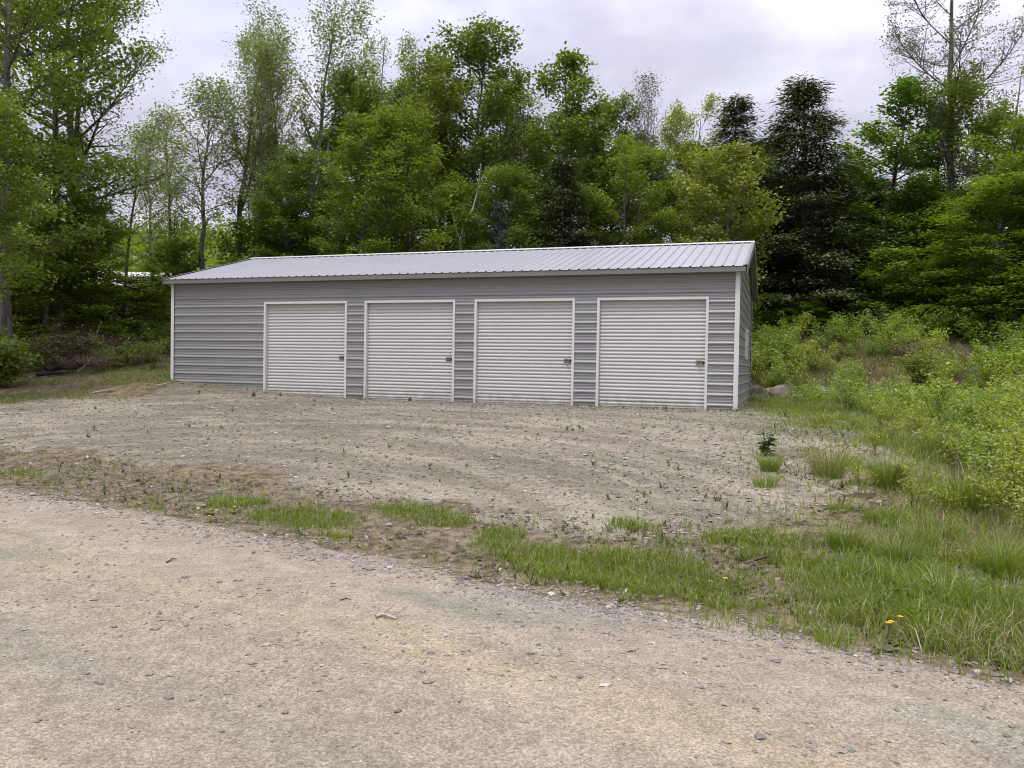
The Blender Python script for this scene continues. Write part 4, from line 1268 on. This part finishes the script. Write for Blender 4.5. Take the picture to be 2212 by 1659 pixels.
def weed_plant(px, py, H, nst, label, kind='leafy', color=(1, 1, 1)):
    rng = np.random.default_rng(int(px * 7 + py))
    root = empty('weed_plant'); W, L = Buf(), Buf()
    for k in range(nst):
        q = np.linspace(0, 1, 6); az = rng.uniform(0, 6.28); o = H * (0.25 if nst > 1 else 0.06) * rng.random()
        h = H * rng.uniform(0.6, 1.0) if k else H
        p = np.stack([np.cos(az) * o * q + rng.normal(0, .006, 6), np.sin(az) * o * q + rng.normal(0, .006, 6), h * q - 0.02], -1)
        W.tube(p, 0.005 * (1.1 - 0.7 * q), 4)
        if kind == 'leafy':
            m = max(4, int(h / 0.035)); f = rng.uniform(0.15, 1, m)
            c = np.stack([np.interp(f, q, p[:, i]) for i in range(3)], -1)
            a = rng.uniform(0, 6.28, m); d = np.stack([np.cos(a), np.sin(a), rng.uniform(-.3, .6, m)], -1); s = np.stack([-np.sin(a), np.cos(a), np.zeros(m)], -1)
            ln = (0.05 + 0.09 * (1 - f))[:, None] * min(1.3, H / 0.25)
            v = np.stack([c, c + d * ln * .5 + s * ln * .3, c + d * ln - [0, 0, 0.02], c + d * ln * .5 - s * ln * .3], 1).reshape(-1, 3)
            L.add(v, np.arange(m * 4).reshape(m, 4), qa=rng.random(m))
    W.make('stem', M['twigs'] if kind == 'leafy' else M['straw'], root, smooth=True)
    if kind == 'leafy':
        f_ = L.make('foliage', M['weed'], root, tint=True); f_.color = tuple(color) + (1,)
    P = px_ground(px, py)
    root.location = tuple(P)
    return tag(root, label, 'weed')


for a in [(1310, 872, 0.36, 2, 'tall leafy weed in front of the left jamb of the rightmost door'), (548, 856, 0.16, 9, 'bushy weed at the foot of the wall left of the first door'), (430, 852, 0.15, 6, 'small dark weed at the wall foot near the left corner'),
          (1186, 874, 0.15, 7, 'spiky weed in front of the third door'), (1556, 886, 0.16, 6, 'weed at the wall foot beside the right corner trim'), (885, 866, 0.14, 8, 'low spreading weed before the second door'),
          (780, 864, 0.10, 5, 'low weed between the first and second doors'), (1440, 884, 0.12, 5, 'sparse weed before the rightmost door'), (1655, 985, 0.42, 10, 'tall blue-green leafy weed at the right edge of the gravel yard'),
          (1695, 900, 0.13, 7, 'rosette weed on a dark clod right of the garage corner'), (605, 855, 0.12, 7, 'spreading weed at the left jamb of the first door')]:
    weed_plant(*a, color=(1.1, 1.3, 1.15))
weed_plant(782, 863, 1.0, 1, 'tall thin dry stalk against the wall between the first two doors', 'dry')
weed_plant(929, 868, 0.24, 1, 'short dry stalk in front of the second door', 'dry')
weed_plant(1236, 876, 0.95, 1, 'thin vine-like dry stalk at the right jamb of the third door', 'dry')


def dandelion(px, py, H, label, opened=True):
    root = empty('dandelion'); rng = np.random.default_rng(int(px)); W, L, Fl = Buf(), Buf(), Buf()
    q = np.linspace(0, 1, 5); a = rng.uniform(0, 6.28)
    p = np.stack([np.cos(a) * H * .3 * q ** 2, np.sin(a) * H * .3 * q ** 2, H * q], -1)
    W.tube(p, np.full(5, 0.0035), 5)
    m = 26
    for ring_, (r, z) in enumerate(((0.016, 0.003), (0.010, 0.006))):
        an = np.arange(m) * 2 * math.pi / m + ring_ * 0.1
        c = p[-1]
        for t in an:
            d = np.array([math.cos(t), math.sin(t), 0.25]); s = np.array([-math.sin(t), math.cos(t), 0]) * 0.003
            Fl.add([c - s * .4 + [0, 0, z - .004], c + s * .4 + [0, 0, z - .004], c + d * r + s + [0, 0, z], c + d * r - s + [0, 0, z]], [(0, 1, 2, 3)], qa=rng.random())
    for k in range(9):
        t = rng.uniform(0, 6.28); d = np.array([math.cos(t), math.sin(t), 0]); s = np.array([-math.sin(t), math.cos(t), 0]) * 0.014
        L.add([[0, 0, 0], d * .06 + s + [0, 0, .03], d * .12 + [0, 0, .03], d * .06 - s + [0, 0, .03]], [(0, 1, 2, 3)], qa=rng.random())
    W.make('stem', M['straw'], root, smooth=True); L.make('leaf_rosette', M['weed'], root, tint=True); Fl.make('flower', M['petal'], root, tint=True)
    root.location = tuple(px_ground(px, py))
    return tag(root, label, 'dandelion')


for a in [(2648 / 1.3888, 1958 / 1.3888, 0.15, 'dandelion on a long pale stem, leftmost of three by the right verge'), (2662 / 1.3888, 1930 / 1.3888, 0.13, 'dandelion on a leaning stem, middle of three by the right verge'), (2722 / 1.3888, 1925 / 1.3888, 0.13, 'dandelion rightmost of the three by the right verge'),
          (1572, 1285, 0.10, 'yellow dandelion in the grass strip above the road bend'), (458, 1112, 0.05, 'dandelion at the foot of the first grass patch by the road'), (505, 1108, 0.06, 'dandelion below the middle of the first grass patch'),
          (455, 1127, 0.05, 'dandelion nearest the road left of the grass patches'), (875, 1160, 0.06, 'lone dandelion on the dark soil strip'), (40, 1050, 0.10, 'dandelion at the far left where yard meets road')]:
    dandelion(*a)
for p in SP.values():
    delete_tree(p)

# ------------------------------------------------------------------ boulders, logs, sticks, stake
def boulder(x, y, sx, sy, sz, seed, label, sink=0.3):
    rng = np.random.default_rng(seed)
    import bmesh
    bm = bmesh.new(); bmesh.ops.create_icosphere(bm, subdivisions=3, radius=1.0)
    for v in bm.verts:
        c = np.array(v.co)
        f = 1.0
        for k in range(9):
            d = rng.normal(0, 1, 3) if False else None
        v.co = v.co
    dirs = rng.normal(0, 1, (11, 3)); dirs /= np.linalg.norm(dirs, axis=1, keepdims=True); off = rng.uniform(0.55, 0.92, 11)
    for v in bm.verts:
        c = np.array(v.co)
        for d, o in zip(dirs, off):
            t = c @ d
            if t > o:
                c = c - d * (t - o) * 0.92
        c = c * (1 + 0.05 * (vnoise(c[0] * 3 + 5, c[1] * 3 + c[2] * 2, seed) - .5))
        v.co = Vector((c[0] * sx, c[1] * sy, c[2] * sz))
    me = bpy.data.meshes.new('boulder'); bm.to_mesh(me); bm.free()
    at_ = me.attributes.new('tint', 'FLOAT', 'FACE'); at_.data.foreach_set('value', np.full(len(me.polygons), rng.uniform(.2, .9), np.float32))
    me.materials.append(M['boulder'])
    o = bpy.data.objects.new('boulder', me); COL.objects.link(o)
    o.location = (x, y, float(height(x, y)) + sz * (1 - 2 * sink)); o.rotation_euler = (rng.uniform(-.15, .15), rng.uniform(-.15, .15), rng.uniform(0, 6.28))
    return tag(o, label, 'boulder')


for k, (px, Y, sx, sy, sz, lab) in enumerate([(1634, 24.9, .5, .4, .30, 'flat-topped boulder touching the rear corner of the garage'), (1662, 25.3, .35, .3, .22, 'small boulder between the two big ones behind the garage corner'), (1690, 24.8, .42, .36, .30, 'rounded pale boulder left of the bushy green plant'),
                                            (1722, 25.2, .3, .3, .2, 'low boulder partly behind the bushy green plant'), (1768, 24.9, .38, .3, .26, 'boulder just right of the bushy green plant'), (1800, 24.7, .45, .3, .22, 'wide boulder near the wooden stake'), (1832, 24.6, .3, .3, .18, 'low boulder under the crossed dead branches'),
                                            (1708, 26.2, .4, .3, .2, 'half buried boulder in the bank above the rounded pale boulder'), (1905, 23.9, .4, .35, .2, 'low boulder at the right end of the boulder row'),
                                            (1790, 30.3, .8, .5, .16, 'pale flat rock slab lying open on top of the bank'), (1828, 30.5, .5, .4, .14, 'pale broken rock right of the flat slab on the bank'), (1640, 29.5, .4, .3, .2, 'grey rock among shrubs high on the bank')]):
    q_ = 1.12 if Y < 27 else 1.0
    boulder(px_depth(px, Y - 0.4), Y - 0.4, sx * q_, sy * q_, sz * q_ * 1.1, 900 + k, lab)


def stick(pts, r, mat, name, label, cat, twigs_=0, seed=0):
    rng = np.random.default_rng(seed); W = Buf(); pts = np.array(pts, float)
    n = len(pts)
    W.tube(pts, r * np.linspace(1, 0.45, n), 7)
    for k in range(twigs_):
        i = rng.integers(1, n - 1); d = rng.normal(0, 1, 3); d[2] = abs(d[2]) * .5; d /= np.linalg.norm(d)
        W.tube([pts[i], pts[i] + d * r * 6, pts[i] + d * r * 11 + [0, 0, r]], [r * .5, r * .35, r * .15], 5)
    o = W.make(name, M[mat], smooth=True)
    c = pts.mean(0)
    o.data.transform(Matrix.Translation(-Vector(c))); o.location = tuple(c)
    return tag(o, label, cat)


def gp(px, py, dz=0.0):
    P = px_ground(px, py); P[2] += dz
    return P


def hp(px, Y, dz):
    x = px_depth(px, Y); return np.array([x, Y, float(height(x, Y)) + dz])


stick([gp(812, 1336, .012), gp(826, 1334, .022), gp(840, 1337, .02), gp(856, 1340, .01)], 0.011, 'wood', 'stick', 'broken pale stick lying alone on the dirt road', 'stick', 2, 1)
stick([gp(360, 1217, .008), gp(372, 1211, .015), gp(381, 1209, .008)], 0.006, 'twigs', 'stick', 'short dark twig on the road below the left grass patches', 'stick', 1, 2)
stick([gp(735, 1298, .005), gp(748, 1296, .012), gp(758, 1297, .006)], 0.005, 'twigs', 'stick', 'thin twig on the road above the pale stick', 'stick', 0, 3)
stick([gp(1010, 1245, .006), gp(1040, 1252, .012), gp(1062, 1262, .006)], 0.007, 'twigs', 'stick', 'dark twig at the road edge in the middle of the photo', 'stick', 2, 4)
stick([hp(100, 23.2, .16), hp(125, 23.4, .19), hp(145, 23.6, .14), hp(168, 23.8, .08)], 0.11, 'char', 'fallen_log', 'black fallen log beside the bright bush on the left', 'log', 0, 5)
stick([hp(78, 22.8, .10), hp(105, 23.0, .10), hp(140, 23.2, .06)], 0.07, 'char', 'fallen_log', 'thinner black log lying in front of the other black log', 'log', 0, 6)
stick([hp(165, 23.5, .05), hp(178, 23.6, .12), hp(192, 23.7, .32), hp(205, 23.9, .52)], 0.022, 'wood', 'fallen_branch', 'pale bent branch rising from the end of the black log', 'branch', 0, 7)
stick([hp(200, 20.3, .04), hp(228, 20.5, .06), hp(262, 20.8, .05)], 0.02, 'wood', 'fallen_branch', 'long pale pole lying on the left lawn', 'branch', 0, 8)
stick([hp(340, 21.2, .05), hp(357, 21.3, .07), hp(372, 21.5, .09)], 0.02, 'wood', 'fallen_branch', 'pale stick pointing at the left corner of the garage', 'branch', 0, 9)
stick([hp(196, 25.2, .1), hp(204, 25.3, .6), hp(210, 25.3, 1.0), hp(218, 25.4, 1.3)], 0.016, 'wood', 'fallen_branch', 'pale branch leaning in the brown brambles', 'branch', 0, 10)
stick([hp(1828, 24.0, .03), hp(1836, 24.0, .25), hp(1845, 24.0, .55)], 0.02, 'wood', 'fallen_branch', 'pale dead branch leaning up to the right by the boulders', 'branch', 0, 11)
stick([hp(1836, 24.1, .05), hp(1820, 24.1, .25), hp(1806, 24.2, .42)], 0.018, 'wood', 'fallen_branch', 'pale dead branch crossing the other one by the boulders', 'branch', 0, 12)
stick([hp(1750, 30.0, .16), hp(1775, 30.0, .34), hp(1795, 30.1, .40), hp(1830, 30.2, .22)], 0.035, 'wood', 'fallen_branch', 'grey branch resting on the flat rock slab', 'branch', 1, 13)
stick([hp(1790, 13.6, .04), hp(1815, 13.5, .07), hp(1838, 13.4, .05)], 0.014, 'wood', 'fallen_branch', 'pale branch on the gravel tongue behind the dry tussock', 'branch', 0, 14)
stick([gp(2060, 1085, .04), gp(2092, 1092, .06), gp(2110, 1098, .04)], 0.012, 'wood', 'fallen_branch', 'bleached branch near the big green tussock', 'branch', 0, 15)
stick([gp(2130, 1180, .05), gp(2165, 1165, .10), gp(2200, 1150, .16)], 0.006, 'straw', 'fallen_stalk', 'straw-coloured stalk lying across the grass near the right edge', 'stalk', 0, 16)
stick([gp(1640, 1235, .02), gp(1625, 1225, .05), gp(1660, 1228, .09)], 0.018, 'twigs', 'driftwood_chunk', 'dark wood chunk in the leaf litter left of the field grass', 'wood chunk', 2, 17)
# short wooden survey stake
b = Buf(); b.box(-.022, .022, -.011, .011, -.1, .50)
b.add([(-.022, -.011, .50), (.022, -.011, .50), (.022, .011, .50), (-.022, .011, .50), (0, 0, .53)], tris=[(0, 1, 4), (1, 2, 4), (2, 3, 4), (3, 0, 4)])
o = b.make('wooden_stake', M['wood']); P = hp(1797, 24.4, 0); o.location = tuple(P); o.rotation_euler = (.02, .03, .3)
tag(o, 'short upright wooden stake in front of the right bank', 'stake')

# ------------------------------------------------------------------ a pale-roofed building far behind the left trees, hill woods
hb = empty('distant_house', (px_depth(235, 47), 49.0, float(height(px_depth(235, 47), 49.0))), 0.12)
tag(hb, 'white-roofed house glimpsed through the trees left of the garage', 'house')
zb = px_z(200, 613, 47) - hb.location.z; zr = px_z(200, 588, 49.5) - hb.location.z
b = Buf(); b.box(-3.6, 3.6, -2.2, 2.2, -.8, zb); b.make('wall', M['barkdark'], hb)
b = Buf()
for sgn in (-1, 1):
    v = [(-4, sgn * 2.7, zb - .1), (4, sgn * 2.7, zb - .1), (4, 0, zr), (-4, 0, zr), (-4, sgn * 2.7, zb - .16), (4, sgn * 2.7, zb - .16), (4, 0, zr - .06), (-4, 0, zr - .06)]
    b.add(v, [(0, 1, 2, 3), (7, 6, 5, 4), (0, 4, 5, 1), (1, 5, 6, 2), (3, 2, 6, 7), (0, 3, 7, 4)])
b.make('roof', M['white'], hb)
rng = np.random.default_rng(3)
L = Buf()
cen = []
for k in range(1500):
    a = rng.uniform(-0.85, 0.85); r = rng.uniform(95, 230)
    x, y = r * math.sin(a), r * math.cos(a)
    if fnoise(np.array([x * .02]), np.array([y * .02]), 60, 3)[0] < 0.47:
        continue
    h = rng.uniform(4, 8); z = float(height(x, y))
    cc = rng.normal(0, 1, (9, 3)) * [1.5, 1.5, h * .25] + [x, y, z + h * .5]
    cen.append(cc)
leaves_at(L, rng, np.concatenate(cen), 7, 0.9, 1.3, 0.8, 0.8)
tag(L.make('distant_woods', M['maple'], tint=True), kind='stuff')

# ------------------------------------------------------------------ ground cover nobody could count
LITTER = [(1600, 1300, .30, .12, .8), (1720, 1320, .36, .18, .9), (1640, 1225, .4, .13, .9), (1800, 1365, .35, .14, .9), (960, 1160, .6, .2, .7), (1130, 1200, .3, .15, .6), (1780, 1105, .35, .3, .9), (1950, 1005, 1.0, .6, .7)]
rng = np.random.default_rng(2024)


def polar_points(n, r0, r1, amax=0.80):
    r = r0 + (r1 - r0) * rng.random(n); a = rng.uniform(-amax, amax, n)
    return r * np.sin(a), r * np.cos(a), r


def inside_garage(x, y, m=0.06):
    dx, dy = x - FR[0], y - FR[1]
    al = dx * A2[0] + dy * A2[1]; dw = dx * B2[0] + dy * B2[1]
    return (al > -m) & (al < LEN + m) & (dw > -m) & (dw < WID + m)


x, y, r = polar_points(1150000, 3.4, 33.0)
g = grassiness(x, y); s = roadS(x, y)
tall = fnoise(x * 1.1, y * 1.1, 51, 3); pat = fnoise(x * 3.3, y * 3.3, 52, 2)
bank = (y > np.maximum(14.0, 24.6 - np.where(x < 9, .30, 1.15) * (x - 9))) & (x > 6)
dens = g * np.where(s < 6.6, 1.0, 0.8) + 0.20 * bank + 0.05 * ((s > 4.7) & (s < 6.3)) + 0.10 * sstep(-1.5, 0.5, x - yard_right(y))
lit_ = np.zeros(len(x))
for (px, py, rx, ry, kk) in LITTER:
    P = px_ground(px, py); lit_ = np.maximum(lit_, kk * blob(x, y, P[0], P[1], rx, ry, -.56))
dens = dens * (1 - 0.85 * sstep(0.3, 0.75, lit_ + 0.5 * (pat - 0.5)))
keep = (rng.random(len(x)) < dens * (0.35 + 1.0 * pat)) & ~inside_garage(x, y) & (s > 4.5)
x, y, r, s, g, tall, bank = (v[keep] for v in (x, y, r, s, g, tall, bank))
N = len(x)
field = sstep(0.2, 1.6, x - yard_right(y))
h = (0.05 + 0.075 * tall + 0.10 * field * tall) * rng.uniform(0.55, 1.25, N)
h = np.where(bank, rng.uniform(0.08, 0.30, N) * (0.5 + tall), h)
h = np.where(field * (s > 7) > 0.5, h * 1.35, h)
h = np.where((x < -9) & (y > 15), 0.05 + 0.07 * tall, h)
wd = 0.0038 * (1 + r / 9.0) * rng.uniform(.7, 1.3, N)
base = np.stack([x, y, surface(x, y) - 0.006], -1)
dryp = np.clip(0.07 + 0.24 * field * (fnoise(x * .8, y * .8, 57, 3) > 0.52) + 0.35 * ((x < -9) & (y > 15)) + 0.50 * bank, 0, 0.8)
dry = rng.random(N) < dryp
tint = np.clip(rng.normal(0.30 + 0.5 * fnoise(x * 1.3, y * 1.3, 54, 3) - 0.05, 0.16), 0, 0.92)
lean = rng.uniform(0.15, 0.95, N)
B = Buf(); k = ~dry
blades(B, rng, base[k], h[k], wd[k], lean[k], tint[k])
tag(B.make('grass', M['grass'], tint=True), kind='stuff')
B = Buf(); k = dry
blades(B, rng, base[k], h[k] * 1.15, wd[k] * 0.85, np.clip(lean[k] * 1.35, 0, 1.2), rng.random(int(k.sum())))
tag(B.make('dry_grass', M['straw'], tint=True), kind='stuff')

# weeds sprouting from the yard gravel and verge soil
x, y, r = polar_points(26000, 4.8, 24.0, 0.75)
road, gravel, dark_ground = zones(x, y)
dw = (x - FR[0]) * B2[0] + (y - FR[1]) * B2[1]
wdens = (0.05 + 0.30 * sstep(-4, 4, x) * fnoise(x * .6, y * .6, 71, 3) + 0.35 * np.exp(-((dw + 0.3) / 0.5) ** 2) + 0.30 * ((roadS(x, y) < 6.6) & (roadS(x, y) > 4.8)) + 0.5 * sstep(-2.2, 0.5, x - yard_right(y)))
keep = (road < 0.2) & (rng.random(len(x)) < wdens) & ~inside_garage(x, y, 0.03) & (rng.random(len(x)) < sstep(0.40, 0.62, fnoise(x * 0.75, y * 0.75, 72, 4)) * 2.2)
x, y, r = x[keep], y[keep], r[keep]
nl = 8
N = len(x)
sz = rng.lognormal(-3.3, 0.5, N).clip(0.012, 0.095)
c = np.repeat(np.stack([x, y, surface(x, y) - .004], -1), nl, 0); sz = np.repeat(sz, nl)
a = rng.uniform(0, 6.28, N * nl); el = rng.uniform(0.25, 1.35, N * nl)
d = np.stack([np.cos(a) * np.cos(el), np.sin(a) * np.cos(el), np.sin(el)], -1) * (sz * rng.uniform(.6, 1.3, N * nl))[:, None]
sd_ = np.stack([-np.sin(a), np.cos(a), np.zeros(N * nl)], -1) * (sz * 0.115)[:, None]
B = Buf()
B.add(np.stack([c, c + d * .5 + sd_, c + d, c + d * .5 - sd_], 1).reshape(-1, 3), np.arange(N * nl * 4).reshape(-1, 4), qa=np.repeat(rng.random(N), nl) * .7 + .3 * rng.random(N * nl))
tag(B.make('yard_weeds', M['weed'], tint=True), kind='stuff')

# dead leaves and bark crumbs
x, y, r = polar_points(60000, 3.6, 26.0)
s = roadS(x, y)
road, gravel, dark_ground = zones(x, y)
ld = (road < .3) * (0.05 + 0.30 * ((s > 4.9) & (s < 6.5)) + 0.35 * sstep(-0.5, 0.8, x - yard_right(y)) * (y < 16) + 0.006 + 0.25 * dark_ground)
for (px, py, rx, ry, kk) in LITTER:
    P = px_ground(px, py); ld = np.maximum(ld, kk * blob(x, y, P[0], P[1], rx, ry, -.56))
keep = (rng.random(len(x)) < ld * (0.15 + 1.3 * sstep(.4, .65, fnoise(x * 1.5, y * 1.5, 81, 3)))) & ~inside_garage(x, y)
x, y, r = x[keep], y[keep], r[keep]
B = Buf()
leaves_at(B, rng, np.stack([x, y, surface(x, y) + 0.010], -1), 1, 0.004, 0.052, 0.5, 1.6, 0.3, base_tint=np.full(len(x), 0.45), aspect=0.6)
tag(B.make('leaf_litter', M['litter'], tint=True), kind='stuff')

# loose stones
x, y, r = polar_points(560000, 1.9, 26.0, 0.78)
s = roadS(x, y); road, gravel, dark_ground = zones(x, y)
pn = fnoise(x * 1.2, y * 1.2, 91, 4)
st = 0.30 * gravel * (0.3 + pn) + 0.62 * np.exp(-((s - 4.55) / 0.22) ** 2) * (0.3 + pn) + 0.07 * road * sstep(0.50, 0.68, pn) + 0.010 * road + 0.05 * dark_ground
keep = (rng.random(len(x)) < st) & ~inside_garage(x, y, 0.0)
x, y, r, s = x[keep], y[keep], r[keep], s[keep]
N = len(x)
sz = rng.lognormal(-5.25, 0.5, N).clip(0.002, 0.019) * (1 + 0.075 * r)
oct_ = np.array([(1, 0, 0), (0, 1, 0), (-1, 0, 0), (0, -1, 0), (0, 0, 1), (0, 0, -1), (.6, .6, .55), (-.6, .6, .55), (-.6, -.6, .55), (.6, -.6, .55)], float)
tri = [(0, 6, 9), (0, 1, 6), (1, 7, 6), (1, 2, 7), (2, 8, 7), (2, 3, 8), (3, 9, 8), (3, 0, 9), (6, 7, 4), (7, 8, 4), (8, 9, 4), (9, 6, 4)]
vv = oct_[None] * (1 + rng.normal(0, 0.16, (N, 10, 3)))
ang = rng.uniform(0, 6.28, N); ca, sa = np.cos(ang), np.sin(ang)
sx_, sy_, sz_ = sz * rng.uniform(.8, 1.5, N), sz * rng.uniform(.6, 1.0, N), sz * rng.uniform(.35, .75, N)
vx = vv[:, :, 0] * sx_[:, None]; vy = vv[:, :, 1] * sy_[:, None]; vz = vv[:, :, 2] * sz_[:, None]
V = np.stack([x[:, None] + vx * ca[:, None] - vy * sa[:, None], y[:, None] + vx * sa[:, None] + vy * ca[:, None], (surface(x, y) + sz_ * .12)[:, None] + vz], -1)
T = (np.arange(N)[:, None, None] * 10 + np.array(tri)[None]).reshape(-1, 3)
B = Buf(); B.add(V.reshape(-1, 3), tris=T, ta=np.repeat(rng.random(N), len(tri)))
tag(B.make('loose_gravel', M['pebble'], tint=True), kind='stuff')
